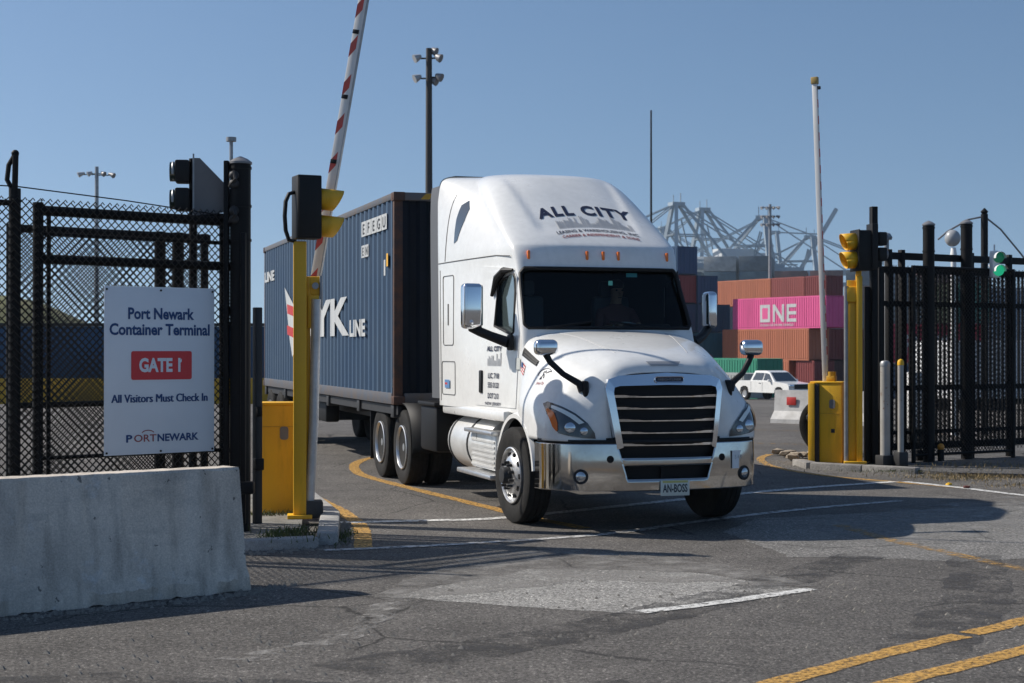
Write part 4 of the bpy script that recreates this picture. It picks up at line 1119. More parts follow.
# grille
def gx(y, z): return 1.365 - .06 * (abs(y) / .62) ** 2.2 - .060 * max(0, (z - .85) / .72) ** 1.4
def gw(z): return .50 + (z - .85) / .68 * .10
GBLUE = CHROMEB
fr_ = M()
def ring_strip(o_, i_, d0, d1):
    n = len(o_)
    a = [V((gx(y, z) + d0, y, z)) for y, z in o_]; b = [V((gx(y, z) + d1, y, z)) for y, z in i_]; c = [V((gx(y, z) - .06, y, z)) for y, z in i_]; e = [V((gx(y, z) - .09, y, z)) for y, z in o_]
    fr_.loft([a, b, c], caps=False); fr_.loft([e, a], caps=False)
def dens2(P, st=.05):
    Q = []
    for (a, b), (c, d) in zip(P, P[1:] + P[:1]):
        k = max(1, round(math.hypot(c - a, d - b) / st))
        for j in range(k): Q.append((a + (c - a) * j / k, b + (d - b) * j / k))
    return Q
def even(P, N):
    L_ = [0]
    PP = P + P[:1]
    for a, b in zip(PP, PP[1:]): L_.append(L_[-1] + math.hypot(b[0] - a[0], b[1] - a[1]))
    Q = []
    for i in range(N):
        t = L_[-1] * i / N
        for k in range(len(P)):
            if L_[k] <= t <= L_[k + 1] + 1e-9: break
        u_ = (t - L_[k]) / max(1e-9, L_[k + 1] - L_[k]); Q.append((PP[k][0] + (PP[k + 1][0] - PP[k][0]) * u_, PP[k][1] + (PP[k + 1][1] - PP[k][1]) * u_))
    return Q
GO = [(.53, .84), (.63, 1.44), (.60, 1.53), (.50, 1.565), (0, 1.595), (-.50, 1.565), (-.60, 1.53), (-.63, 1.44), (-.53, .84)]
GI = [(.475, .86), (.555, 1.40), (.545, 1.45), (.49, 1.465), (0, 1.475), (-.49, 1.465), (-.545, 1.45), (-.555, 1.40), (-.475, .86)]
def corr(A, B, n=10):
    a, b = [], []
    for i in range(len(A) - 1):
        for j in range(n): t = j / n; a.append((A[i][0] + (A[i + 1][0] - A[i][0]) * t, A[i][1] + (A[i + 1][1] - A[i][1]) * t)); b.append((B[i][0] + (B[i + 1][0] - B[i][0]) * t, B[i][1] + (B[i + 1][1] - B[i][1]) * t))
    a.append(A[-1]); b.append(B[-1]); return a, b
oa, ob = corr(GO, GI)
va = [V((gx(y, z) + .002, y, z)) for y, z in oa]; vb = [V((gx(y, z) + .018, y + (-.0), z)) for y, z in ob]; vc = [V((gx(y, z) - .06, y, z)) for y, z in ob]; ve = [V((gx(y, z) - .10, y, z)) for y, z in oa]
fr_.grid([ve, va, vb, vc])
grille = fr_.build('grille', GBLUE, truck, smooth=35)
p = M(); rows = [[V((gx(y, z) - .055, y, z)) for y in [gw(z) * (k / 10 - 1) for k in range(21)]] for z in [.80 + .68 * k / 12 for k in range(13)]]
p.grid(rows); p.build('grille_mesh', mat('grille_black', (.008, .008, .009), .55, spec=.2), grille)
for i, z in enumerate((.885, 1.005, 1.125, 1.245, 1.362)):
    p = M(); w_ = gw(z) - .02; secs = []
    for k in range(21):
        y = w_ * (k / 10 - 1); th_ = .024 if abs(y) < w_ * .60 else (.050 if abs(y) > w_ * .70 else .036)
        x = gx(y, z); secs.append([V((x - .05, y, z - .02)), V((x - .002, y, z - .012)), V((x + .002, y, z - .012 + th_ * .5)), V((x - .05, y, z - .012 + th_))])
    p.loft(secs); p.build('grille_bar', GBLUE, grille, smooth=30)
p = M(); pts = rrect(-.155, 1.50, .155, 1.555, .026); p.add([V((gx(y, z) + .022, y + .02, z)) for y, z in pts], [list(range(len(pts)))]); p.build('badge', NAVY, grille, smooth=0)
p = M(); xs_ = fit('FREIGHTLINER', .25, .032); lettering(p, 'FREIGHTLINER', None, None, None, .032, 0, xs_, 1, 'CENTER', lambda a, b: V((gx(a, 1.53) + .026, a + .02, 1.517 + b))); p.build('badge_lettering', STEEL, grille, smooth=0)
p = M(); p.tube([V((gx(y, z) + .022, y + .02, z)) for y, z in pts], .006, 5, True); p.build('badge_rim', CHROMEB, grille)

# bumper
def bxx(y):
    a = abs(y)
    if a < .80: return 1.37 - .12 * (a / .80) ** 2
    t = min(1, (a - .80) / .38)
    return 1.25 - .50 * (1 - math.sqrt(max(0, 1 - t * t)))  - .06 * t
def bump_patch(mb, zs_, yfn, n=24, lip=.0):
    rows = []
    for z in zs_:
        y0, y1 = yfn(z); bul = .012 * math.sin(math.pi * (z - .43) / .47)
        rows.append([V((bxx(y0 + (y1 - y0) * k / n) + bul, y0 + (y1 - y0) * k / n, z)) for k in range(n + 1)])
    mb.grid(rows)
p = M()
ZL = [.43, .44, .47, .51, .545]
def yin(z): return .43 + max(0, z - .545) * .28
bump_patch(p, ZL, lambda z: (-.43, .43), 26)
for sg in (-1, 1):
    bump_patch(p, ZL + [.58, .62, .66, .70, .74, .78, .82, .86, .885, .895], lambda z: (sg * yin(z), sg * 1.18), 40)
bump_patch(p, [.675, .70, .73, .755], lambda z: (-yin(z), yin(z)), 30)
bumper = p.build('bumper', CHROME, truck, smooth=0)
bm = bmesh.new(); bm.from_mesh(bumper.data); bmesh.ops.remove_doubles(bm, verts=bm.verts, dist=.0015); bmesh.ops.recalc_face_normals(bm, faces=bm.faces); bm.to_mesh(bumper.data); bm.free()
bumper.data.polygons.foreach_set('use_smooth', [True] * len(bumper.data.polygons)); bumper.data.set_sharp_from_angle(angle=R(40))
md = bumper.modifiers.new('s', 'SOLIDIFY'); md.thickness = .02; md.offset = -1
p = M(); bump_patch(p, [.895, .915, .935], lambda z: (-1.175, 1.175), 70); o_ = p.build('bumper_trim', BLACKP, bumper); o_.modifiers.new('s', 'SOLIDIFY').thickness = .03
p = M(); rows = [[V((bxx(y) - .07, y, z)) for y in [k / 12 - 1.0 for k in range(25)]] for z in (.44, .6, .75, .95)]; p.grid(rows); p.box((bxx(0) - .04, -.06, .61), (.02, .025, .14)); p.build('lower_grille', MATS['grille_black'], bumper)
p = M()
for sg in (-1, 1):
    for k in range(2): p.box((.62 - k * .1, sg * 1.0, .47), (.7, .1, .05))
p.build('bumper_bracket', BLACKP, bumper)
for sg in (-1, 1):
    yl = sg * .88; nx = V((1, sg * .45, 0)).normalized(); c = V((bxx(yl) + .008, yl, .575))
    p = M(); p.tube([c - nx * .01, c + nx * .012, c + nx * .012, c + nx * .004], [.075, .075, .06, .058], 20); p.build('fog_light', DGREY, bumper)
    p = M(); p.tube([c + nx * .010, c + nx * .016, c + nx * .021], [.052, .044, .015], 18); p.build('fog_lens', mat('fog_glass', (.5, .52, .54), .12, .8), bumper)
    yl = sg * .60; c = V((bxx(yl) + .010, yl, .745)); nx = V((1, sg * .25, 0)).normalized()
    p = M(); p.cyl(c - nx * .005, c + nx * .004, .036, None, 16); p.build('tow_hole', MATS['grille_black'], bumper)
p = M(); yl = .80; nx = V((1, .42, 0)).normalized(); ey_ = V((-.42, 1, 0)).normalized(); p.prism([(-.085, -.09), (.085, -.09), (.085, .09), (-.085, .09)], V((bxx(yl) + .012, yl, .715)), ey_, Z, .003); p.build('bumper_sticker', mat('sticker_pale', (.74, .76, .78), .5), bumper)
p = M(); lettering(p, 'S 4 P', V((bxx(yl) + .012, yl, .72)) + nx * .008, ey_, Z, .06, 0, .9, 1, 'CENTER'); p.build('sticker_lettering', GREYLET, bumper, smooth=0)
plate = M(); plate.box((bxx(.05) + .022, .055, .455), (.008, .31, .155), 0, .004); plate = plate.build('licence_plate', mat('plate_cream', (.60, .64, .58), .45), truck)
p = M(); p.box((bxx(.05) + .0275, .055, .517), (.001, .27, .022)); p.build('plate_band', mat('plate_yellow', (.50, .48, .18), .5), plate)
p = M(); xs_ = fit('AN-BOSS', .265, .11, .003); lettering(p, 'AN-BOSS', V((bxx(.05) + .028, .055, .415)), (0, 1, 0), Z, .11, .003, xs_, 1, 'CENTER'); p.build('plate_lettering', mat('plate_ink', (.03, .045, .06), .5), plate, smooth=0)

# mirrors
def mirror_set(sg):
    y = sg * 1.42
    p = M(); p.box((-.76, y, 2.28 if sg > 0 else 2.30), (.20, .13, .42) if sg > 0 else (.17, .23, .50), R(0), .05, None, 4); mh = p.build('door_mirror', CHROMEB, truck)
    p = M(); p.tube([V((-.80, y, 2.07)), V((-.72, y + sg * -.08, 2.02)), V((-.60, sg * 1.25, 1.97)), V((-.48, sg * 1.09, 1.90))], [.05, .052, .052, .06], 10); p.box((-.47, sg * 1.07, 1.90), (.14, .05, .17), 0, .02); p.build('mirror_arm', BLACKP, mh)
    p = M(); p.box((-.865, y, 2.29), (.02, .10 if sg > 0 else .18, .36 if sg > 0 else .44), 0, .006); p.build('mirror_glass', DGLASS, mh)
    y = sg * 1.13
    p = M(); p.box((.90, y, 1.845), (.14, .24, .16), R(0), .055, None, 4); hm = p.build('hood_mirror', CHROMEB, truck)
    b1, nn = hood_side(1.0, 1.40, sg); 
    p = M(); p.tube([V((.90, y, 1.78)), V((.92, sg * 1.09, 1.70)), V((1.00, sg * .98, 1.58)), V((1.06, sg * .84, 1.49)), V((1.07, sg * .80, 1.42))], [.035, .032, .03, .036, .05], 10)
    p.box((1.07, sg * .78, 1.43), (.13, .06, .17), 0, .025); p.build('mirror_arm', BLACKP, hm)
for sg in (-1, 1): mirror_set(sg)

# lettering on the truck
def roof_pt(a, b, y0, z0):
    y = y0 + a; z = z0 + b * .78 - .20 * (y - .06) ** 2
    return V((front_x(y, z) + pan(y, z) + .005, y, z + .003))
p = M(); xs_ = fit('ALL CITY', 1.15, .21, .009, 1.18); lettering(p, 'ALL CITY', None, None, None, .21, .009, xs_, 1.18, 'CENTER', lambda a, b: roof_pt(a, b, .06, 3.375)); p.build('roof_lettering', NAVY, truck, smooth=0)
p = M(); rdx = random.Random(11); y = -.40
while y < .50:
    w_ = rdx.uniform(.02, .05); hgt = rdx.uniform(.06, .19)
    for k in range(2): 
        a0, a1 = y + k * w_ * .55, y + k * w_ * .55 + w_ * .33
        p.add([roof_pt(a0, 0, .06, 3.215), roof_pt(a1, 0, .06, 3.215), roof_pt(a1, hgt * (.9 if k else 1), .06, 3.215), roof_pt(a0, hgt, .06, 3.215)], [[0, 1, 2, 3]])
    y += w_ * 1.15
p.build('skyline_drawing', GREYLET, truck, smooth=0)
p = M(); t1 = 'LEASING & WAREHOUSING, INC'; xs_ = fit(t1, .98, .062, .001); lettering(p, t1, None, None, None, .062, .001, xs_, 1, 'CENTER', lambda a, b: roof_pt(a, b, .08, 3.155)); p.build('roof_small_lettering', NAVY, truck, smooth=0)
p = M(); t1 = 'CARRIER & INDEPENDENT & SONS'; xs_ = fit(t1, .92, .055, .001); lettering(p, t1, None, None, None, .055, .001, xs_, 1, 'CENTER', lambda a, b: roof_pt(a, b, .09, 3.10)); p.build('roof_small_lettering', MAROON, truck, smooth=0)
def door_pt(x0, z0): return lambda a, b: V((x0 + a, -(side_y(x0 + a, z0 + b) + .012), z0 + b))
p = M(); xs_ = fit('ALL CITY', .46, .075, .003); lettering(p, 'ALL CITY', None, None, None, .075, .003, xs_, 1, 'LEFT', door_pt(-1.26, 1.81))
for k, (tx, zz) in enumerate((('LIC 718', 1.535), ('555 0120', 1.43), ('DOT 210', 1.31))):
    xs_ = fit(tx, .34, .082, .002); lettering(p, tx, None, None, None, .082, .002, xs_, 1, 'LEFT', door_pt(-1.22, zz - .03))
xs_ = fit('NEW JERSEY', .5, .045); lettering(p, 'NEW JERSEY', None, None, None, .045, .001, xs_, 1, 'LEFT', door_pt(-1.3, 1.205))
p.build('door_lettering', NAVY, truck, smooth=0)
p = M(); rdx = random.Random(3)
for k in range(11):
    x = -1.24 + k * .039; h_ = rdx.uniform(.06, .15); f_ = door_pt(x, 1.645); p.add([f_(0, 0), f_(.024, 0), f_(.024, h_), f_(0, h_)], [[0, 1, 2, 3]])
p.build('door_skyline', GREYLET, truck, smooth=0)
p = M(); f_ = door_pt(-2.80, 1.36); p.add([f_(0, 0), f_(.20, 0), f_(.20, .10), f_(0, .10)], [[0, 1, 2, 3]]); p.build('sleeper_decal', mat('decal_blue', (.10, .22, .42), .5), truck, smooth=0)
p = M(); f_ = door_pt(-2.79, 1.40); p.add([f_(0, 0), f_(.10, 0), f_(.10, .025), f_(0, .025)], [[0, 1, 2, 3]]); p.build('sleeper_decal_red', RED, truck, smooth=0)
# decals on the hood's flank: flag, small badge, drawing
def flank(x, z, e=.006): h, nn = hood_side(x, z, -1); return h + V((0, -e, 0))
fx0, fz0, fw, fh = -.17, 1.60, .17, .10
for k in range(7):
    p = M(); z0, z1 = fz0 + fh * k / 7, fz0 + fh * (k + 1) / 7; p.add([flank(fx0, z0), flank(fx0 + fw, z0 - .05), flank(fx0 + fw, z1 - .05), flank(fx0, z1)], [[0, 1, 2, 3]]); p.build('flag_stripe', RED if k % 2 == 0 else WHITEP, hood, smooth=0)
p = M(); p.add([flank(fx0, fz0 + fh * .45, .009), flank(fx0 + .085, fz0 + fh * .45 - .02, .009), flank(fx0 + .085, fz0 + fh - .02, .009), flank(fx0, fz0 + fh, .009)], [[0, 1, 2, 3]]); p.build('flag_canton', SIGNB, hood, smooth=0)
p = M(); p.add([wall_pt(-.40, 1.61, .014), wall_pt(-.26, 1.61, .014), wall_pt(-.26, 1.735, .014), wall_pt(-.40, 1.735, .014)], [[0, 1, 2, 3]]); p.build('permit_decal', mat('permit_grey', (.50, .52, .50), .5), hood, smooth=0)
p = M()
cx, cz = .50, 1.575
for seg in ([(20 + 12 * k) for k in range(16)],):
    p.tube([flank(cx + .10 * math.cos(R(a)), cz + .055 * math.sin(R(a)), .003) for a in seg], .005, 4)
rdx = random.Random(2)
for k in range(9):
    x, z = cx + rdx.uniform(-.06, .06), cz + rdx.uniform(-.06, .03); p.tube([flank(x, z, .003), flank(x + rdx.uniform(-.03, .03), z + rdx.uniform(-.02, .02), .003), flank(x + rdx.uniform(-.02, .04), z + rdx.uniform(-.014, .014), .003)], .005, 4)
p.build('hood_drawing', NAVY, hood, smooth=0)
p = M(); lettering(p, 'Jersey City', None, None, None, .05, .001, .7, 1, 'CENTER', lambda a, b: flank(cx + .02 + a, cz - .105 + b * .8, .004)); p.build('hood_script', MAROON, hood, smooth=0)

# chassis, tank, steps
p = M()
for sg in (-1, 1): p.box((-2.55, sg * .42, .86), (7.2, .09, .26), 0, .01)
for x in (.6, -1.0, -3.3, -4.2, -5.6): p.box((x, 0, .86), (.12, .8, .2))
p.box((-.9, 0, 1.02), (1.3, .9, .3)); p.box((-1.7, 0, .75), (2.9, 1.2, .5)); p.box((-5.55, 0, 1.03), (1.1, .95, .07)); p.box((0, 0, .5), (.16, 1.9, .16))
for x in (-4.93, -6.25): p.box((x, 0, .5), (.22, 1.6, .22), 0, .04); p.box((x - .05, 0, .62), (.4, .5, .3), 0, .05)
p.build('chassis_frame', DGREY, truck)
for sg in (-1, 1):
    p = M(); p.lathe([(.01, -2.86), (.26, -2.85), (.32, -2.80), (.335, -2.72), (.335, -1.20), (.32, -1.15), (.01, -1.14)], (0, sg * .82, .72), 'X', 36); tk = p.build('fuel_tank', TANKW, truck)
    p = M()
    for x in (-2.66, -1.88): p.lathe([(.339, x - .025), (.345, x - .02), (.345, x + .02), (.339, x + .025)], (0, sg * .82, .72), 'X', 36)
    p.build('tank_strap', DGREY, tk)
    p = M(); p.box((-1.25, sg * .98, .70), (.95, .34, .44), 0, .03)
    for k in range(6): p.box((-1.25, sg * 1.153, .52 + k * .055), (.90, .008, .022))
    sb = p.build('step_box', TANKW, truck)
    p = M(); p.box((-1.28, sg * 1.08, .90), (1.10, .26, .045), 0, .01); p.box((-1.32, sg * 1.1, .425), (1.35, .30, .05), 0, .01); p.build('step_plate', ALU, sb)
    p = M(); p.box((-1.5, sg * 1.12, .80), (.03, .06, .2)); p.box((-.9, sg * 1.12, .80), (.03, .06, .2)); p.build('step_bracket', DGREY, sb)
    p = M()
    p.box((-3.55, sg * 1.0, .83), (.80, .40, .58), 0, .05); p.box((-3.55, sg * 1.0, 1.14), (.86, .46, .06), 0, .02); p.build('battery_box', MATS['grille_black'], truck)
    p = M(); rows = []
    for a in range(-5, 100, 7): c, s2_ = math.cos(R(a)), math.sin(R(a)); rows.append([V((-4.93 + c * .60, sg * yy, .505 + s2_ * .60)) for yy in (1.20, .62)])
    p.grid(rows); o_ = p.build('quarter_fender', MATS['grille_black'], truck); o_.modifiers.new('s', 'SOLIDIFY').thickness = .02
    p = M(); p.box((-6.95, sg * .90, .62), (.02, .60, .80), 0, .005); p.tube([V((-6.93, sg * .55, 1.05)), V((-6.93, sg * 1.2, 1.05))], .02, 6); p.build('mud_flap', BLACKP, truck)

# wheels
def tyre_profile(r, w, ri):
    h = w / 2
    return [(ri, -h * .78), (ri + .03, -h * .86), (r - .10, -h), (r - .04, -h * .97), (r - .012, -h * .88), (r, -h * .72), (r, -h * .46), (r - .011, -h * .45), (r - .011, -h * .40), (r, -h * .39), (r, -h * .06), (r - .011, -h * .05), (r - .011, h * .05), (r, h * .06),
            (r, h * .39), (r - .011, h * .40), (r - .011, h * .45), (r, h * .46), (r, h * .72), (r - .012, h * .88), (r - .04, h * .97), (r - .10, h), (ri + .03, h * .86), (ri, h * .78)]
def wheel(x, yo, sg, steer, kind):
    """yo = outer face |y|; built in its own space, outward = -Y, then turned"""
    w_ = .28; r = .505; ri = .288
    root = M()
    if kind == 'steer':
        root.lathe(tyre_profile(r, w_, ri), (0, w_ / 2, 0), 'Y', 56)
    else:
        root.lathe(tyre_profile(r, .27, ri), (0, .135, 0), 'Y', 56); root.lathe(tyre_profile(r, .27, ri), (0, .135 + .33, 0), 'Y', 56)
    t = root.build('wheel', RUBBER, truck, (x, sg * yo, .505), (0 if sg < 0 else math.pi) + steer, 30)
    p = M()
    if kind == 'steer':
        p.lathe([(.296, .03), (.296, .0), (.284, -.006), (.272, .012), (.265, .035), (.25, .042), (.20, .002), (.165, -.018), (.13, -.022), (.01, -.022)], (0, 0, 0), 'Y', 48)
        p.build('rim', ALU, t)
        h = M()
        for k in range(10): a = 2 * math.pi * k / 10; q = V((.218 * math.cos(a), 0, .218 * math.sin(a))); h.tube([q + V((0, .05, 0)), q + V((0, .006 - .002, 0))], .027, 12)
        h.build('hand_hole', MATS['grille_black'], t)
        h = M()
        for k in range(10):
            a = 2 * math.pi * (k + .5) / 10; q = V((.135 * math.cos(a), 0, .135 * math.sin(a))); h.cyl(q + V((0, .0, 0)), q + V((0, -.075, 0)), .018, .014, 8)
        h.lathe([(.09, .0), (.088, -.085), (.075, -.105), (.01, -.108)], (0, 0, 0), 'Y', 24)
        h.build('hub', DGREY, t)
    else:
        p.lathe([(.296, .03), (.296, .0), (.284, -.006), (.272, .01), (.262, .07), (.255, .13), (.235, .155), (.15, .165), (.01, .165)], (0, 0, 0), 'Y', 48); p.build('rim', ALU, t)
        h = M()
        for k in range(10): a = 2 * math.pi * k / 10; q = V((.205 * math.cos(a), 0, .205 * math.sin(a))); h.tube([q + V((0, .165, 0)), q + V((0, .157, 0))], .024, 10)
        h.build('hand_hole', MATS['grille_black'], t)
        h = M()
        for k in range(10): a = 2 * math.pi * (k + .5) / 10; q = V((.14 * math.cos(a), 0, .14 * math.sin(a))); h.cyl(q + V((0, .165, 0)), q + V((0, .135, 0)), .015, .012, 8)
        h.lathe([(.09, .165), (.085, .05), (.06, .03), (.01, .028)], (0, 0, 0), 'Y', 24); h.build('hub', STEEL, t)
    return t
for sg in (-1, 1):
    wheel(0, 1.215, sg, R(4), 'steer')
    wheel(-4.93, 1.215, sg, 0, 'dual'); wheel(-6.25, 1.215, sg, 0, 'dual')

# the driver
def person():
    t = thing('person', 'driver in a dark shirt sitting at the wheel behind the windscreen', 'person', TO, TH)
    joints = [((-1.36, .52, 1.86), .15), ((-1.42, .52, 2.05), .145), ((-1.43, .52, 2.22), .16), ((-1.42, .52, 2.34), .075), ((-1.40, .52, 2.40), .06), ((-1.37, .52, 2.50), .085), ((-1.37, .52, 2.57), .075),
              ((-1.41, .71, 2.26), .065), ((-1.30, .78, 2.05), .05), ((-1.05, .66, 2.08), .04), ((-.96, .62, 2.12), .035),
              ((-1.41, .33, 2.26), .065), ((-1.30, .26, 2.05), .05), ((-1.05, .38, 2.08), .04), ((-.96, .42, 2.12), .035),
              ((-1.15, .62, 1.84), .085), ((-.95, .62, 1.84), .07), ((-1.15, .42, 1.84), .085), ((-.95, .42, 1.84), .07)]
    edges = [(0, 1), (1, 2), (2, 3), (3, 4), (4, 5), (5, 6), (2, 7), (7, 8), (8, 9), (9, 10), (2, 11), (11, 12), (12, 13), (13, 14), (0, 15), (15, 16), (0, 17), (17, 18)]
    me = bpy.data.meshes.new('body'); me.from_pydata([j[0] for j in joints], edges, [])
    o = bpy.data.objects.new('body', me); link(o); o.parent = t
    md = o.modifiers.new('skin', 'SKIN'); md.use_smooth_shade = True
    for i, sv in enumerate(me.skin_vertices[0].data): sv.radius = (joints[i][1], joints[i][1]); sv.use_root = i == 0
    o.modifiers.new('sub', 'SUBSURF').levels = 2; o.modifiers['sub'].render_levels = 2
    dg = bpy.context.evaluated_depsgraph_get(); me2 = bpy.data.meshes.new_from_object(o.evaluated_get(dg)); o.modifiers.clear(); o.data = me2
    me2.materials.clear(); me2.materials.append(CLOTH); me2.materials.append(SKIN)
    for pl in me2.polygons: pl.material_index = 1 if (pl.center.z > 2.36 or (pl.center.x > -1.2 and pl.center.z > 1.96)) else 0; pl.use_smooth = True
    p = M(); p.ball((-1.40, .52, 2.575), .105, 10, (1, .85, .75)); p.build('hair', HAIR, t)
    p = M(); p.tube([V((-1.285, .52, 2.51)), V((-1.26, .52, 2.47)), V((-1.29, .52, 2.465))], [.012, .018, .012], 8); p.build('nose', SKIN, t)
    p = M()
    for y in (.485, .555): p.ball((-1.292, y, 2.515), .012, 6)
    p.box((-1.283, .52, 2.428), (.012, .05, .010), 0, .003); p.build('eyes_and_mouth', HAIR, t)
person()

# ------------------------------------------------------------------ trailer and its container
HT = TH
CO = TO + Matrix.Rotation(TH, 4, 'Z') @ V((-5.0, -.08, 0))
trl = thing('container_trailer', 'dark skeletal container trailer hitched behind the white tractor, under the blue container', 'trailer', CO, HT - R(.2))
p = M()
for sg in (-1, 1): p.box((-6.1, sg * .42, .86), (12.1, .12, .30), 0, .01)
for x in (-.2, -2.5, -5, -7.5, -9.5, -12.0): p.box((x, 0, .98), (.18, 2.4, .17), 0, .01)
for sg in (-1, 1): p.box((-6.1, sg * 1.14, 1.0), (12.2, .05, .12))
p.build('frame', DGREY, trl)
p = M()
for sg in (-1, 1): p.box((-2.75, sg * .75, .62), (.14, .14, .9), 0, .01); p.box((-2.75, sg * .75, .16), (.28, .26, .06), 0, .02)
p.beam((-2.75, -.75, .5), (-2.75, .75, .5), .06, .06); p.build('landing_leg', DGREY, trl)
p = M()
for sg in (-1, 1): p.box((-6.9, sg * .9, .75), (1.6, .25, .36), 0, .04)
p.build('side_box', BLACKP, trl)
def twheel(x, sg):
    p = M(); p.lathe(tyre_profile(.5, .27, .288), (0, .135, 0), 'Y', 40); p.lathe(tyre_profile(.5, .27, .288), (0, .465, 0), 'Y', 40)
    w_ = p.build('wheel', RUBBER, trl, (x, sg * 1.2, .5), 0 if sg < 0 else math.pi, 30)
    p = M(); p.lathe([(.296, .03), (.296, .0), (.272, .01), (.25, .14), (.01, .16)], (0, 0, 0), 'Y', 32); p.build('rim', ALU, w_)
for x in (-10.2, -11.45):
    for sg in (-1, 1): twheel(x, sg)
p = M(); 
for x in (-10.2, -11.45): p.box((x, 0, .5), (.16, 1.7, .16))
p.box((-10.8, 0, .72), (2.6, 1.0, .16)); p.build('axle', DGREY, trl)

def corr_wall(mb, A, B, z0, z1, nrm, pitch, depth):
    """corrugated sheet between two plan points; trapezoid waves pushed inward by depth"""
    A, B = V(A), V(B); W = (B - A).length; d = (B - A) / W; n = max(2, round(W / pitch)); pp = W / n; row0 = []; row1 = []
    for i in range(n):
        for t, e in ((0, 0), (.32, 0), (.5, 1), (.82, 1)):
            q = A + d * ((i + t) * pp) - V(nrm) * (depth * e); row0.append(q + Z * z0); row1.append(q + Z * z1)
    row0.append(B + Z * z0); row1.append(B + Z * z1); mb.grid([row0, row1])
def container_parts(L_, W_, H_, side_m, end_m, rail_m, post_m, parent, pitch=.28):
    hw = W_ / 2
    p = M()
    for sg in (-1, 1): corr_wall(p, (-.14, sg * (hw - .008), 0), (-L_ + .14, sg * (hw - .008), 0), .15, H_ - .09, (0, sg, 0), pitch, .036)
    p.build('side_wall', side_m, parent, smooth=0)
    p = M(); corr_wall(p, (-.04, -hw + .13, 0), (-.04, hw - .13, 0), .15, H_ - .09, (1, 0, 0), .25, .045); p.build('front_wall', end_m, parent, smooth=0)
    p = M(); p.box((-L_ + .03, 0, H_ / 2), (.05, W_ - .2, H_ - .3)); 
    for y in (-.7, -.25, .25, .7): p.cyl((-L_ - .02, y, .2), (-L_ - .02, y, H_ - .15), .02, None, 8)
    p.build('rear_door', side_m, parent)
    p = M(); p.box((-L_ / 2, 0, H_ - .05), (L_ - .2, W_ - .1, .04))
    p.build('roof', side_m, parent)
    p = M()
    for sg in (-1, 1): p.box((-L_ / 2, sg * (hw - .035), H_ - .05), (L_ - .3, .07, .09), 0, .006)
    p.box((-.05, 0, H_ - .06), (.09, W_ - .3, .11), 0, .008); p.box((-.05, 0, .08), (.09, W_ - .3, .15), 0, .008)
    p.build('top_rail', rail_m, parent)
    p = M()
    for sg in (-1, 1): p.box((-L_ / 2, sg * (hw - .03), .08), (L_ - .3, .06, .155), 0, .006)
    p.build('bottom_rail', rail_m, parent)
    for x in (-.085, -L_ + .085):
        for sg in (-1, 1):
            p = M(); p.box((x, sg * (hw - .075), H_ / 2), (.085, .13, H_ - .22), 0, .010); p.build('corner_post', post_m, parent)
            for z in (.06, H_ - .06):
                p = M(); p.box((x, sg * (hw - .075), z), (.178, .162, .118), 0, .012); p.box((x, sg * (hw + .003), z), (.07, .012, .055)); p.build('corner_casting', post_m, parent)
ct = thing('shipping_container', 'long blue NYK LINE container with a rusty front corner, riding behind the white tractor', 'container', CO + Z * 1.075, HT - R(.2))
container_parts(12.19, 2.438, 2.896, CBLUE, CBLUE_SHADE, mat('rail_blue', (.085, .10, .125), .5, col2=(.13, .10, .08), vscale=4), RUST, ct, .30)
yy = -1.219 - .004
def cwall(x0, z0): return lambda a, b: V((x0 + a, yy, z0 + b))
p = M(); xs_ = fit('NYK', 4.3, 1.0, .045); vs_, _f = text2d('NYK', 1.0, .045, xs_)
xs_ = fit('NYK', 4.6, .80, .03); lettering(p, 'NYK', None, None, None, .80, .03, xs_, 1, 'LEFT', cwall(-7.75, 1.0))
lettering(p, 'Line', None, None, None, .01, 0, 1, 1, 'LEFT', cwall(-3, .98)); 
xs_ = fit('LINE', 1.15, .34, .012); lettering(p, 'LINE', None, None, None, .34, .012, xs_, 1, 'LEFT', cwall(-3.05, .96))
lw = p
for k in range(5): lw.add([cwall(-2.14 + k * .345, 2.42)(0, 0), cwall(-2.14 + k * .345, 2.42)(.325, 0), cwall(-2.14 + k * .345, 2.42)(.325, .22), cwall(-2.14 + k * .345, 2.42)(0, .22)], [[0, 1, 2, 3]])
for k in range(2): lw.add([cwall(-2.14 + k * .26, 2.11)(0, 0), cwall(-2.14 + k * .26, 2.11)(.24, 0), cwall(-2.14 + k * .26, 2.11)(.24, .18), cwall(-2.14 + k * .26, 2.11)(0, .18)], [[0, 1, 2, 3]])
xs_ = fit('LINE', 1.3, .27, .012); lettering(p, 'LINE', None, None, None, .27, .012, xs_, 1, 'LEFT', cwall(-12.0, 2.16))
for x, z, w_, h_ in ((-12.75, 2.42, .35, .14), (-12.75, 1.82, .85, .14), (-.62, 1.78, .10, .22)): lw.add([cwall(x, z)(0, 0), cwall(x, z)(w_, 0), cwall(x, z)(w_, h_), cwall(x, z)(0, h_)], [[0, 1, 2, 3]]) if x > -12.1 else None
lw.build('white_lettering', mat('container_white', (.55, .56, .55), .6, col2=(.36, .38, .40), vscale=4, streak=True), ct, smooth=0)
p = M()
for k, ch in enumerate('EFEGU'): lettering(p, ch, None, None, None, .21, .004, 1.4, 1, 'CENTER', lambda a, b, k=k: V((-2.14 + k * .345 + .16 + a, yy - .003, 2.455 + b)))
for k, ch in enumerate('EN'): lettering(p, ch, None, None, None, .17, .004, 1.2, 1, 'CENTER', lambda a, b, k=k: V((-2.14 + k * .26 + .12 + a, yy - .003, 2.14 + b)))
p.build('dark_lettering', DGREY, ct, smooth=0)
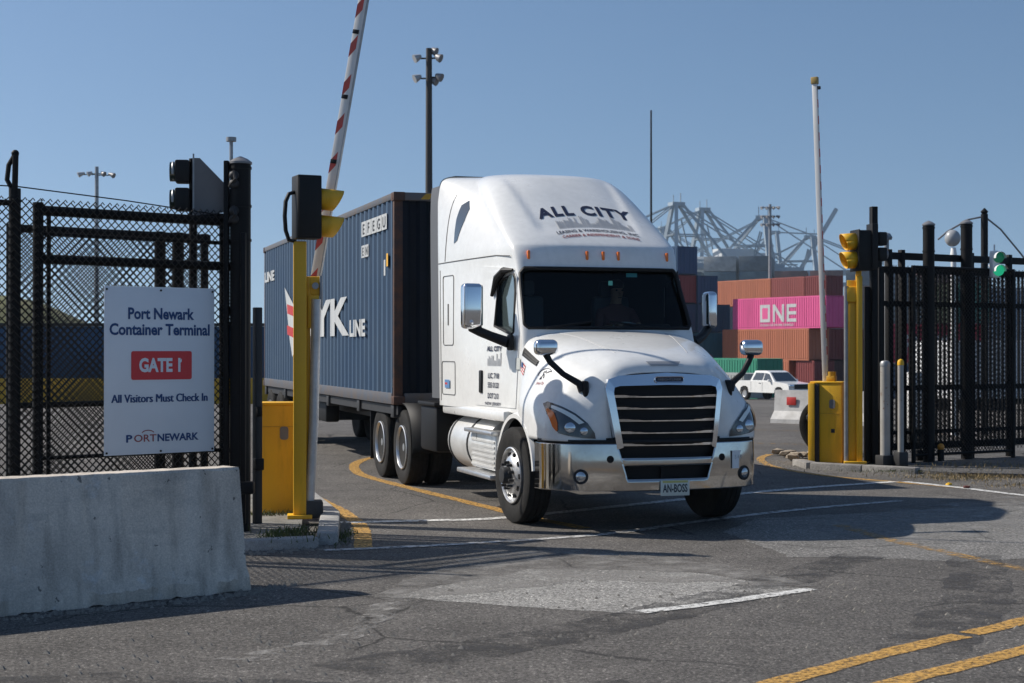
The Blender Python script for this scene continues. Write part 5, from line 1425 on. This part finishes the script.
# the waving flag mark: white with two red bars
p = M(); fl_ = [(-9.35, 1.95), (-8.1, 1.52), (-8.15, .70), (-8.45, .62), (-8.75, .95)]; p.add([cwall(x, z)(0, 0) for x, z in fl_], [list(range(5))]); p.build('flag_mark', MATS['container_white'], ct, smooth=0)
for z0 in (1.36, .96):
    p = M(); p.add([V((x, yy - .003, z)) for x, z in ((-9.0, z0 + .08), (-8.15, z0), (-8.15, z0 + .18), (-9.05, z0 + .26))], [[0, 1, 2, 3]]); p.build('flag_bar', RED, ct, smooth=0)
p = M(); p.add([V((x, yy, z)) for x, z in ((-.46, 1.90), (-.36, 1.90), (-.36, 2.08), (-.46, 2.08))], [[0, 1, 2, 3]]); p.build('yellow_decal', YELLOW, ct, smooth=0)
p = M()
for k in range(7): a = -.85 + k * .25; p.add([V((.003, a, 2.80)), V((.003, a + .12, 2.80)), V((.003, a + .2, 2.88)), V((.003, a + .08, 2.88))], [[0, 1, 2, 3]])
p.build('hazard_stripe', YEL_D, ct, smooth=0)

# ------------------------------------------------------------------ yard: containers
AX = V((-.52, .855, 0)).normalized(); AXR = math.atan2(-AX.y, -AX.x)
def cbox(name, label, corner, L_, H_, col, rz=None, z=0.0, W_=2.438, endcol=None, group='containers stacked in the yard', pitch=.30):
    """corner = near end, left long face corner on the ground; local -X runs away along the stack"""
    m = mat('container_%d_%d_%d' % tuple(int(c * 1000) for c in col), col, .6, var=.22, vscale=.9, streak=True)
    t = thing(name, label, 'container', (corner.x, corner.y, z), AXR if rz is None else rz, group)
    p = M(); hw = W_
    corr_wall(p, (-.12, -.03, 0), (-L_ + .12, -.03, 0), .16, H_ - .12, (0, -1, 0), pitch, .04)
    corr_wall(p, (-.12, W_ - .03, 0), (-L_ + .12, W_ - .03, 0), .16, H_ - .12, (0, 1, 0), pitch, .04)
    p.box((-L_ / 2, W_ / 2, H_ - .04), (L_ - .1, W_ - .12, .05)); p.box((-L_ + .05, W_ / 2, H_ / 2), (.06, W_ - .2, H_ - .2))
    p.build('side_wall', m, t, smooth=0)
    p = M()
    for y in (0, W_):
        s_ = 1 if y else -1
        for zz in (.08, H_ - .06): p.box((-L_ / 2, y - s_ * .05, zz), (L_ - .3, .10, .13))
        for x in (-.09, -L_ + .09): p.box((x, y - s_ * .08, H_ / 2), (.17, .15, H_ - .02))
    p.build('frame', m, t, smooth=0)
    p = M(); p.box((-.06, W_ / 2, H_ / 2), (.05, W_ - .3, H_ - .2))
    for y in (.45, .85, 1.55, 1.95): p.cyl((-.02, y, .15), (-.02, y, H_ - .12), .025, None, 6)
    p.box((-.03, W_ / 2, H_ / 2), (.02, .03, H_ - .2))
    for y in (.6, 1.7): p.box((-.03, y, H_ * .72), (.01, .35, .25)) if False else None
    p.build('door', m, t, smooth=0)
    return t
def on_line(d, t): X = (826 - 512) / 1560 * d; return V((X, d, 0)) + AX * t
OR = (.46, .15, .075); BR = (.28, .065, .055); DR = (.20, .032, .030); PK = (.74, .10, .29); TE = (.015, .10, .14); BL = (.02, .055, .11); GR = (.03, .26, .16)
pk = cbox('shipping_container', 'bright pink ONE container in the middle of the yard stack', on_line(138, 0), 12.87, 2.9, PK, z=3.77)
p = M(); p.prism([(0, 0), (1.35, 0), (1.35, .35), (.28, .35), (.28, 1.3), (1.05, 1.3), (1.05, .35), (1.35, .35), (1.35, 1.62), (0, 1.62)][:0] or [(0, 0), (1.4, 0), (1.4, 1.62), (0, 1.62)], (-8.85, -.034, .62), (1, 0, 0), (0, 0, 1), .004)
wl = p.build('white_lettering', MATS['container_white'], pk, smooth=0)
p = M(); p.prism([(.30, .30), (1.10, .30), (1.10, 1.32), (.30, 1.32)], (-8.85, -.040, .62), (1, 0, 0), (0, 0, 1), .004); p.build('lettering_hole', MATS['container_740_100_290'], pk, smooth=0)
p = M(); o_ = (-7.05, -.034, .62)
p.prism([(0, 0), (.30, 0), (.30, 1.62), (0, 1.62)], o_, (1, 0, 0), (0, 0, 1), .004); p.prism([(1.25, 0), (1.55, 0), (1.55, 1.62), (1.25, 1.62)], o_, (1, 0, 0), (0, 0, 1), .004); p.prism([(.30, 1.62), (.30, 1.1), (1.25, 0), (1.25, .52)][::-1], o_, (1, 0, 0), (0, 0, 1), .004)
o_ = (-5.15, -.034, .62)
p.prism([(0, 0), (.30, 0), (.30, 1.62), (0, 1.62)], o_, (1, 0, 0), (0, 0, 1), .004)
for z0 in (0, .66, 1.32): p.prism([(.30, z0), (1.3, z0), (1.3, z0 + .30), (.30, z0 + .30)], o_, (1, 0, 0), (0, 0, 1), .004)
p.build('white_lettering', MATS['container_white'], pk, smooth=0)
p = M(); xs_ = fit('OCEAN NETWORK EXPRESS', 4.6, .28); lettering(p, 'OCEAN NETWORK EXPRESS', (-8.85, -.036, .25), (1, 0, 0), (0, 0, 1), .28, .004, xs_); p.build('small_lettering', MATS['container_white'], pk, smooth=0)
cbox('shipping_container', 'orange-brown container right under the pink one in the yard stack', on_line(138, 2.24), 12.19, 2.9, OR, z=.87)
cbox('shipping_container', 'brown bottom container with an orange neighbour, below the orange-brown one', on_line(138, 4.9), 2.7, 2.9, OR, z=-2.03)
cbox('shipping_container', 'dark maroon bottom container, its end doors next to the white pickup', on_line(138, 2.2) + V((.4, -.3, 0)), 2.4, 2.9, DR, z=-2.03)
CX = V((AX.y, -AX.x, 0))
for i, (lab, z, col) in enumerate((('maroon container end set behind the orange-brown one, lower tier', .87, DR), ('dark brown container end on the ground, right end of the yard stack', -2.03, (.10, .035, .03)))):
    cbox('shipping_container', lab, on_line(138, 2.4) + CX * 2.55, 12.19, 2.9, col, z=z)
cbox('shipping_container', 'dark blue-grey container end on the ground at the right of the stack', on_line(138, 1.4) + CX * 5.1, 12.19, 2.9, BL, z=-2.03)
cbox('shipping_container', 'maroon container end with pale door bars, right of the orange-brown one', on_line(138, 1.4) + CX * 5.1, 12.19, 2.9, (.14, .03, .035), z=.87)
cbox('shipping_container', 'dark red container, right end of the top tier above the pink one', on_line(163, 0), 3.22, 2.9, DR, z=6.75)
cbox('shipping_container', 'brown container in the middle of the top tier above the pink one', on_line(163, 3.3), 5.35, 2.9, BR, z=6.75)
cbox('shipping_container', 'long orange container, left part of the top tier', on_line(163, 8.75), 12.19, 2.9, OR, z=6.75)
# the blue and red pile left of them
piles = [(15.9, 150, [(TE, 'teal container second from the ground, in the pile half hidden by the cab'), (BL, 'navy container above the teal one beside the cab'), (DR, 'dark red container below the topmost blue one next to the cab roof'), ((.025, .075, .16), 'blue container on top of the pile next to the cab roof')]),
         (18.0, 151, [((.02, .12, .16), 'teal container next to the door mirror, second from the ground'), (BL, 'navy container right behind the chrome door mirror'), ((.03, .07, .14), 'blue container with pale marks left of the long orange one')]),
         (19.35, 152, [((.015, .13, .17), 'teal container between the mirror and the orange-brown one'), ((.02, .05, .10), 'dark navy container left of the pink one')])]
for X, d, tiers in piles:
    for k, (col, lab) in enumerate(tiers): cbox('shipping_container', lab, V((X, d, 0)), 12.19, 2.75, col, z=-2.03 + 2.78 + k * 2.78)
    cbox('shipping_container', 'bottom container of the pile under the ' + tiers[0][1].split(' second')[0].split(' next')[0].split(' between')[0] + {15.9: ', hidden by the hood', 18.0: ', half behind the mirror', 19.35: ', left of the maroon ends'}[X], V((X, d, 0)), 12.19, 2.75, DR, z=-2.03)
cbox('shipping_container', 'green container behind the hood mirror, near the white pickup', V((17.6, 112, 0)), 12.19, 2.9, GR, z=gz(112))
cbox('waste_bin', 'pale grey corrugated bin before the green container', V((15.6, 105, 0)), 6, 1.75, (.36, .38, .37), z=gz(105), group='')
# containers seen through the right gate
for (X, d, z, L_, col, lab) in ((31.9, 112, -2.03 + 5.8, 2.1, (.30, .29, .16), 'olive-yellow container high up behind the right gate pickets'), (34.2, 112, -2.03 + 2.9, 7.0, (.40, .035, .07), 'crimson container with white letters behind the right gate'),
                                  (34.2, 112, -2.03, 7.0, (.06, .10, .16), 'blue bottom container behind the right gate, under the crimson one'), (34.2, 111.4, -2.03 + 5.8, 2.2, (.05, .22, .20), 'teal-green container high behind the right gate'),
                                  (46.0, 118, -2.03 + 2.9, 10.5, (.30, .38, .46), 'pale blue container far right behind the gate, middle tier'), (46.0, 118, -2.03, 10.5, (.45, .47, .48), 'pale grey container far right behind the gate, on the ground'), (46.0, 118, -2.03 + 5.8, 10.5, (.25, .34, .44), 'pale blue container far right behind the gate, topmost'), (35.6, 109, -2.03, 1.2, (.30, .09, .05), 'rusty orange container low behind the right gate')):
    c_ = cbox('shipping_container', lab, V((X, d, 0)), L_, 2.85, col, z=z, rz=math.atan2(-.28, -.96) + math.pi if False else R(-14), group='containers behind the right gate')
    if 'letters' in lab:
        p = M(); xs_ = fit('RSS', 4.2, 2.0, .06); lettering(p, 'RSS', (-6.2, -.036, .7), (1, 0, 0), Z, 1.9, .06, xs_); p.build('white_lettering', MATS['container_white'], c_, smooth=0)
tb = thing('box_trailer', 'white box trailer parked behind the pickets of the right gate', 'trailer', (15.0, 52, gz(52)), R(20))
p = M(); p.box((3.5, 0, 1.35), (9.5, 2.4, 1.9), 0, .03); p.build('box', mat('trailer_white', (.66, .67, .68), .5, var=.1), tb)
p = M(); p.box((3.5, 0, .30), (9, 1.6, .2)); 
for x in (-.5, .7, 6): p.lathe([(.30, -1.15), (.38, -1.1), (.38, 1.1), (.30, 1.15)], (x, 0, .08), 'Y', 18)
p.build('running_gear', BLACKP, tb)
tb = thing('utility_cabinet', 'white upright cabinet just behind the mesh of the right gate', 'cabinet', (7.55, 29.2, .0), R(30))
p = M(); p.box((0, 0, .88), (.42, .36, 1.05), 0, .02); p.build('body', WHITEP, tb); p = M(); p.box((0, 0, .2), (.3, .26, .4)); p.build('plinth', DGREY, tb)

# ------------------------------------------------------------------ pickup
pu = thing('pickup_truck', 'white crew-cab pickup parked before the container stack', 'pickup', (16.75, 100, gz(100)), R(-62))
def pick():
    Lp = 5.7
    prof = [(2.82, .55), (2.82, .95), (2.70, 1.12), (1.35, 1.22), (.62, 1.82), (.2, 1.92), (-.95, 1.90), (-1.18, 1.28), (-2.85, 1.24), (-2.88, .55)]
    p = M(); secs = []
    for y, i in ((-.98, 0), (-.93, 0), (.93, 0), (.98, 0)): secs.append(y)
    low = [(2.80, .52), (2.85, .70), (2.83, .98), (2.70, 1.10), (1.35, 1.22), (-1.15, 1.26), (-2.85, 1.24), (-2.90, .60), (-2.85, .52), (-2.25, .52), (-2.15, .80), (-1.9, .92), (-1.6, .92), (-1.38, .80), (-1.3, .50), (1.35, .50), (1.45, .80), (1.68, .92), (1.98, .92), (2.2, .80), (2.3, .52)]
    rings = []
    for y, sc in ((-.99, .0), (-.95, .03), (.95, .03), (.99, .0)):
        s_ = 0 if sc else -.02
        rings.append([V((x, y, z + (s_ if z > .9 else 0))) for x, z in low])
    p.loft(rings); body = p.build('body', WHITE, pu, smooth=25)
    gh = [(1.40, 1.20), (.60, 1.80), (.25, 1.90), (-.90, 1.89), (-1.15, 1.25)]
    p = M(); p.loft([[V((x * (1 if z < 1.5 else 1), sy * (.95 if z < 1.5 else .74), z)) for x, z in gh] for sy in (-1, -.5, .5, 1)]); p.build('cabin', WHITE, pu, smooth=20)
    p = M(); p.add([(1.34, -.82, 1.24), (1.34, .82, 1.24), (.64, .68, 1.78), (.64, -.68, 1.78)], [[0, 1, 2, 3]]); 
    for v in range(4): pass
    p.v = [(x + .012, y, z + .012) for x, y, z in p.v]; p.build('windscreen', DGLASS, pu, smooth=0)
    for sg in (-1, 1):
        for A in ([(1.1, 1.28), (.62, 1.70), (.22, 1.76), (.18, 1.28)], [(.08, 1.28), (.12, 1.76), (-.75, 1.76), (-.98, 1.28)]):
            p = M(); p.add([(x, sg * (.95 - (z - 1.2) * .31 + .012), z) for x, z in A], [[0, 1, 2, 3]]); p.build('side_window', DGLASS, pu, smooth=0)
        p = M(); p.box((2.78, sg * .74, .96), (.14, .34, .18), 0, .03); p.build('headlight', LENS, pu)
        p = M(); p.box((.98, sg * 1.08, 1.28), (.12, .2, .16), 0, .03); p.build('door_mirror', WHITEP, pu)
        for x in (1.83, -1.75):
            p = M(); p.lathe(tyre_profile(.40, .26, .23), (0, .13, 0), 'Y', 32); w_ = p.build('wheel', RUBBER, pu, (x, sg * .99, .40), 0 if sg < 0 else math.pi)
            p = M(); p.lathe([(.235, .02), (.22, .0), (.12, .04), (.01, .03)], (0, 0, 0), 'Y', 20); p.build('rim', ALU, w_)
        p = M()
        p.tube([V((.14, sg * .995, z)) for z in (.6, 1.2)], .008, 4); p.tube([V((-1.05, sg * .995, z)) for z in (.6, 1.2)], .008, 4); p.box((-.1, sg * 1.0, 1.1), (.18, .03, .04)); p.box((1.0 - .8, sg * 1.0, 1.1), (.0, .0, .0)); p.build('door_gap', SEAMG, pu)
    p = M(); p.box((2.83, 0, .92), (.06, 1.1, .30), 0, .02); p.build('grille', BLACKP, pu)
    p = M(); p.box((2.88, 0, .60), (.14, 1.9, .20), 0, .04); p.build('bumper', CHROME, pu)
    p = M(); p.box((-2.0, 0, 1.255), (1.5, 1.6, .02)); p.build('bed', BLACKP, pu)
pick()

# white jersey barrier with red plate, tyre and rubble
wb = thing('concrete_barrier', 'short white-painted concrete barrier with a red plate, before the pickup', 'barrier', (6.45, 38.95, 0), R(-40))
pr = [(0, 0), (.60, 0), (.60, .10), (.42, .30), (.38, .82), (.22, .82), (.18, .30), (0, .10)]
p = M(); p.loft([[V((x, y, z)) for y, z in pr] for x in (0, .1, 1.5, 3.0)]); 
p.build('body', mat('white_concrete', (.58, .57, .55), .8, col2=(.40, .39, .37), vscale=4), wb, smooth=20)
p = M(); p.box((.50, .165, .55), (.26, .02, .20), 0, .004); p.build('red_plate', RED, wb)
p = M(); xs_ = fit('PNCT', .2, .08); lettering(p, 'PNCT', (.50, .152, .52), (1, 0, 0), Z, .08, .002, xs_, 1, 'CENTER') if False else None
ty = thing('old_tyre', 'big worn black tyre leaning behind the right yellow cabinet', 'tyre', (5.42, 26.6, 0), 0)
p = M(); p.lathe(tyre_profile(.52, .28, .30), (0, 0, 0), 'Y', 40); o_ = p.build('tread', RUBBER, ty, (0, 0, .52)); o_.rotation_euler = (R(12), 0, R(-35))
bg_ = thing('rubber_bundle', 'crumpled black rubber bundle resting on the leaning tyre', 'rubber', (5.20, 26.0, .55))
p = M(); rdx = random.Random(8)
for k in range(12): p.ball((rdx.uniform(-.16, .12), rdx.uniform(-.1, .1), rdx.uniform(.0, .36)), rdx.uniform(.09, .15), 7, (1.1, 1, .7))
p.build('bundle', BLACKP, bg_)
rdx = random.Random(4)
ICO = []
def rock(name, label, x, y, s_, m, z=.0, group=None):
    bm = bmesh.new(); bmesh.ops.create_icosphere(bm, subdivisions=1, radius=1)
    for v in bm.verts: v.co = v.co * (1 + rdx.uniform(-.34, .22)); v.co.z *= .5
    me = bpy.data.meshes.new(name); bm.to_mesh(me); bm.free(); me.materials.append(m); o = bpy.data.objects.new(name, me); link(o); o.location = (x, y, z + s_ * .45); o.scale = (s_, s_ * .9, s_); tag(o, label, 'rock', group)
RUB = mat('rubble_beige', (.42, .35, .27), .95, var=.35, vscale=3, bump=.4)
for k in range(22): rock('rubble_piece', 'beige broken concrete rubble heaped left of the right yellow cabinet', 4.72 + rdx.gauss(0, .18), 26.4 + rdx.gauss(0, .45), rdx.uniform(.04, .13), RUB, 0.02, 'rubble by the right cabinet')
rock('debris_lump', 'small bright yellow lump lying by the right kerb', 5.86, 20.95, .045, YELLOW)
rock('debris_lump', 'small dark red wedge of debris beside the yellow lump', 5.98, 20.5, .05, mat('debris_red', (.10, .025, .02), .8))
t = thing('marker_ball', 'orange round cap hanging at the foot of the right gate', 'fitting', rA + rd_ * .92 - rn * .42 + Z * .30)
p = M(); p.ball((0, 0, 0), .055, 10); p.build('cap', mat('cap_orange', (.62, .25, .03), .5), t); p = M(); p.cyl((0, 0, -.22), (0, 0, -.04), .05, None, 10); p.build('stem', BLACKM, t)

# ------------------------------------------------------------------ lamp masts
def floodmast(label, x, y, h, r, kind):
    t = thing('flood_light_mast', label, 'light mast', (x, y, gz(y)))
    p = M(); p.cyl((0, 0, 0), (0, 0, h), r * 1.15, r * .8, 14); p.build('pole', mat('mast_brown', (.045, .038, .035), .7) if kind == 'big' else STEEL, t)
    fl = []
    if kind == 'big': fl = [(-.55, 0, -.35, 0), (.22, .2, .0, 2), (.45, -.1, -.35, 1), (-.55, 0, -1.25, 0), (.25, .2, -1.35, 2), (.48, 0, -1.2, 1)]
    elif kind == 'tee': fl = [(-1.2, 0, -.45, 0), (1.2, 0, -.5, 1), (-.5, 0, -.4, 0), (.5, 0, -.4, 1)]
    elif kind == 'rack': fl = [(dx, 0, dz, 0 if dx < 0 else 1) for dz in (-.3, -1.3, -2.2) for dx in (-.95, -.35, .35, .95)]
    p = M()
    for dx, dy, dz, o in fl: p.tube([V((0, 0, h + dz - .1)), V((dx * .75, dy, h + dz - .1))], .04, 6)
    p.build('crossarm', DGREY, t)
    for dx, dy, dz, o in fl:
        p = M(); s_ = -1 if dx < 0 else 1
        p.tube([V((dx * .72, dy, h + dz)), V((dx * .95 , dy - .15, h + dz - .1)), V((dx * .95 + s_ * .12, dy - .20, h + dz - .16))], [.09, .16, .20], 12); p.build('floodlight', GREY if o else mat('lamp_pale', (.45, .46, .47), .5, .3), t)
    return t
floodmast('tall brown mast with two tiers of floodlights, behind the blue container', -3.73, 70, 16.0, .17, 'big')
floodmast('slim distant light pole with twin lamps behind the left chain-link gate', -29.3, 110, 16.4, .16, 'tee')
floodmast('distant light mast with three rows of lamps above the orange containers', 28.96, 175, 20.2, .2, 'rack')
t = thing('antenna_mast', 'thin bare mast rising behind the roof of the white truck', 'mast', (8.03, 90, gz(90))); p = M(); p.cyl((0, 0, 0), (0, 0, 16.8), .09, .05, 8); p.build('pole', DGREY, t)

# ------------------------------------------------------------------ ship and cranes
CRN = mat('crane_blue_grey', (.34, .41, .47), .6, var=.2, vscale=.1)
CRW = mat('crane_white', (.55, .57, .58), .6)
def crane(label, px, d, apex, rz, boom_up=True, s=1.0):
    X = (px - 512) / 1560 * d
    t = thing('harbour_crane', label, 'crane', (X, d, -2), rz, 'ship-to-shore cranes')
    H = apex
    p = M()
    for y in (-9, 9):
        for x in (-14, 14): p.beam((x, y, 0), (x, y, H * .62), 2.2, 2.2)
        p.beam((-14, y, H * .22), (14, y, H * .22), 1.4, 1.8); p.beam((-14, y, H * .60), (14, y, H * .60), 1.4, 1.8)
        p.beam((-14, y, H * .22), (14, y, H * .58), .9, .9); p.beam((14, y, H * .22), (-14, y, H * .58), .9, .9)
    for x in (-14, 14): p.beam((x, -9, H * .60), (x, 9, H * .60), 1.4, 1.6); p.beam((x, -9, H * .22), (x, 9, H * .22), 1.2, 1.4)
    p.beam((14, -9, H * .60), (14, 9, H * .24), .8, .8); p.beam((-14, 9, H * .60), (-14, -9, H * .24), .8, .8)
    p.build('portal', CRN, t)
    p = M()
    for y in (-3.2, 3.2): p.beam((-42, y, H * .60), (20, y, H * .60), 1.3, 2.6)
    for x in range(-40, 20, 6): p.beam((x, -3.2, H * .6), (x, 3.2, H * .6), .5, .5); p.beam((x, -3.2, H * .6 + 3), (x + 6, -3.2, H * .6), .4, .4); p.beam((x, -3.2, H * .6), (x, -3.2, H * .6 + 3), .4, .4)
    p.beam((-42, -3.2, H * .6 + 3), (20, -3.2, H * .6 + 3), .6, .6)
    p.build('girder', CRN, t)
    p = M()
    for y in (-3.2, 3.2):
        p.beam((14, y * 2.5, H * .60), (11, y * .6, H), 1.6, 1.6); p.beam((-14, y * 2.5, H * .60), (8, y * .6, H), 1.1, 1.1); p.beam((12.5, -4, H * .8), (12.5, 4, H * .8), .8, .8); p.beam((-3, y * 1.6, H * .8), (12.5, y * 1.6, H * .8), .6, .6); p.beam((4, y, H * .60), (9, y * .8, H * .9), .6, .6)
        p.beam((-40, y, H * .61), (9, y * .6, H * .99), .5, .5)
    p.box((10, 0, H), (6, 5, 1.6)); p.beam((8, 0, H), (8, 0, H + 5), .35, .35); p.beam((12, 1, H), (12, 1, H + 4), .3, .3); p.build('apex_frame', CRN, t)
    p = M()
    if boom_up:
        for y in (-3.0, 3.0): p.beam((20, y, H * .60), (44, y, H * 1.18), 1.2, 2.0); p.beam((11, y * .6, H), (36, y, H * .98), .4, .4)
    else:
        for y in (-3.0, 3.0): p.beam((20, y, H * .60), (74, y, H * .60), 1.2, 2.2); p.beam((11, y * .6, H), (46, y, H * .62), .5, .5); p.beam((11, y * .6, H), (70, y, H * .62), .5, .5)
        for x in range(24, 74, 8): p.beam((x, -3, H * .6), (x, 3, H * .6), .4, .4)
    p.build('boom', CRN, t)
    p = M(); p.box((-18, 0, H * .60 + 4.5), (16, 9, 7), 0, .2); p.build('machinery_house', CRW, t)
    p = M(); p.box((24, 2, H * .55), (4, 4, 4), 0, .2); p.build('operator_cab', CRW, t)
crane('lattice harbour crane nearest the truck roof, first of the row', 697, 690, 68, R(200), False)
crane('harbour crane with a pale machinery house, second in the row', 722, 760, 72, R(196), False)
crane('harbour crane with a white apex and long stays sloping right, third in the row', 741, 700, 63, R(-18), False)
crane('most distant harbour crane, alone right of the light mast', 791, 820, 63, R(-15), False)
crane('harbour crane with raised boom just right of the truck roof, behind the first one', 681, 900, 74, R(190), True)
crane('harbour crane between the white-apex one and the light mast, boom raised', 757, 880, 70, R(-12), True)
sh = thing('container_ship', 'long dark container ship lying under the harbour cranes', 'ship', (104, 600, -2), R(-12))
p = M(); p.loft([[V((x, -16, 0)), V((x, 16, 0)), V((x, 17, 22 + u)), V((x, -17, 22 + u))] for x, u in ((-75, 2), (-40, 0), (60, 0), (85, 4))]); p.build('hull', mat('hull_navy', (.02, .035, .055), .6), sh)
p = M(); p.box((-52, 0, 34), (12, 28, 26), 0, .3); p.box((-52, -14.3, 36), (10, .3, 1.2)); p.build('deckhouse', CRW, sh)
rdx = random.Random(21); cols = [(.05, .09, .14), (.10, .13, .16), (.30, .32, .33), (.06, .12, .16), (.16, .07, .06), (.40, .41, .41)]
dm = {}
RS = Matrix.Rotation(R(-12), 4, 'Z')
names = ['dark blue', 'slate', 'pale grey', 'blue-green', 'dull red', 'off-white']
for i in range(9):
    for k in range(3):
        if k == 2 and (i % 3 == 0 or i > 3): continue
        ci = rdx.randrange(6)
        if ci not in dm:
            p = M(); p.box((0, 0, 2.9), (12.1, 28, 5.6), 0, .05); q = p.build('deck_stack', mat('deck_cargo_%d' % ci, cols[ci], .7, var=.5, vscale=.35)); dm[ci] = q
        else: q = copy_tree(dm[ci])
        w_ = V((104, 600, -2)) + RS @ V((-36 + i * 13.2, 0, 22 + k * 5.8)); q.location = w_; q.rotation_euler.z = R(-12)
        tag(q, '%s block of containers on the ship deck, tier %s, bay %s from the bow' % (names[ci], ('bottom', 'middle', 'top')[k], ('ninth', 'eighth', 'seventh', 'sixth', 'fifth', 'fourth', 'third', 'second', 'first')[i]), 'containers', 'blocks of containers on the ship')

# ------------------------------------------------------------------ the air over the port
hz = bpy.data.materials.new('haze_air'); hz.use_nodes = True; hn = hz.node_tree; hn.nodes.remove(hn.nodes['Principled BSDF'])
pv = hn.nodes.new('ShaderNodeVolumePrincipled'); pv.inputs['Color'].default_value = (.70, .86, 1.0, 1); pv.inputs['Density'].default_value = .00017; pv.inputs['Anisotropy'].default_value = .25
hn.links.new(pv.outputs[0], hn.nodes['Material Output'].inputs['Volume'])
p = M(); p.box((0, 1190, 49), (3040, 2700, 104)); o_ = p.build('haze', hz, smooth=0); o_['kind'] = 'stuff'
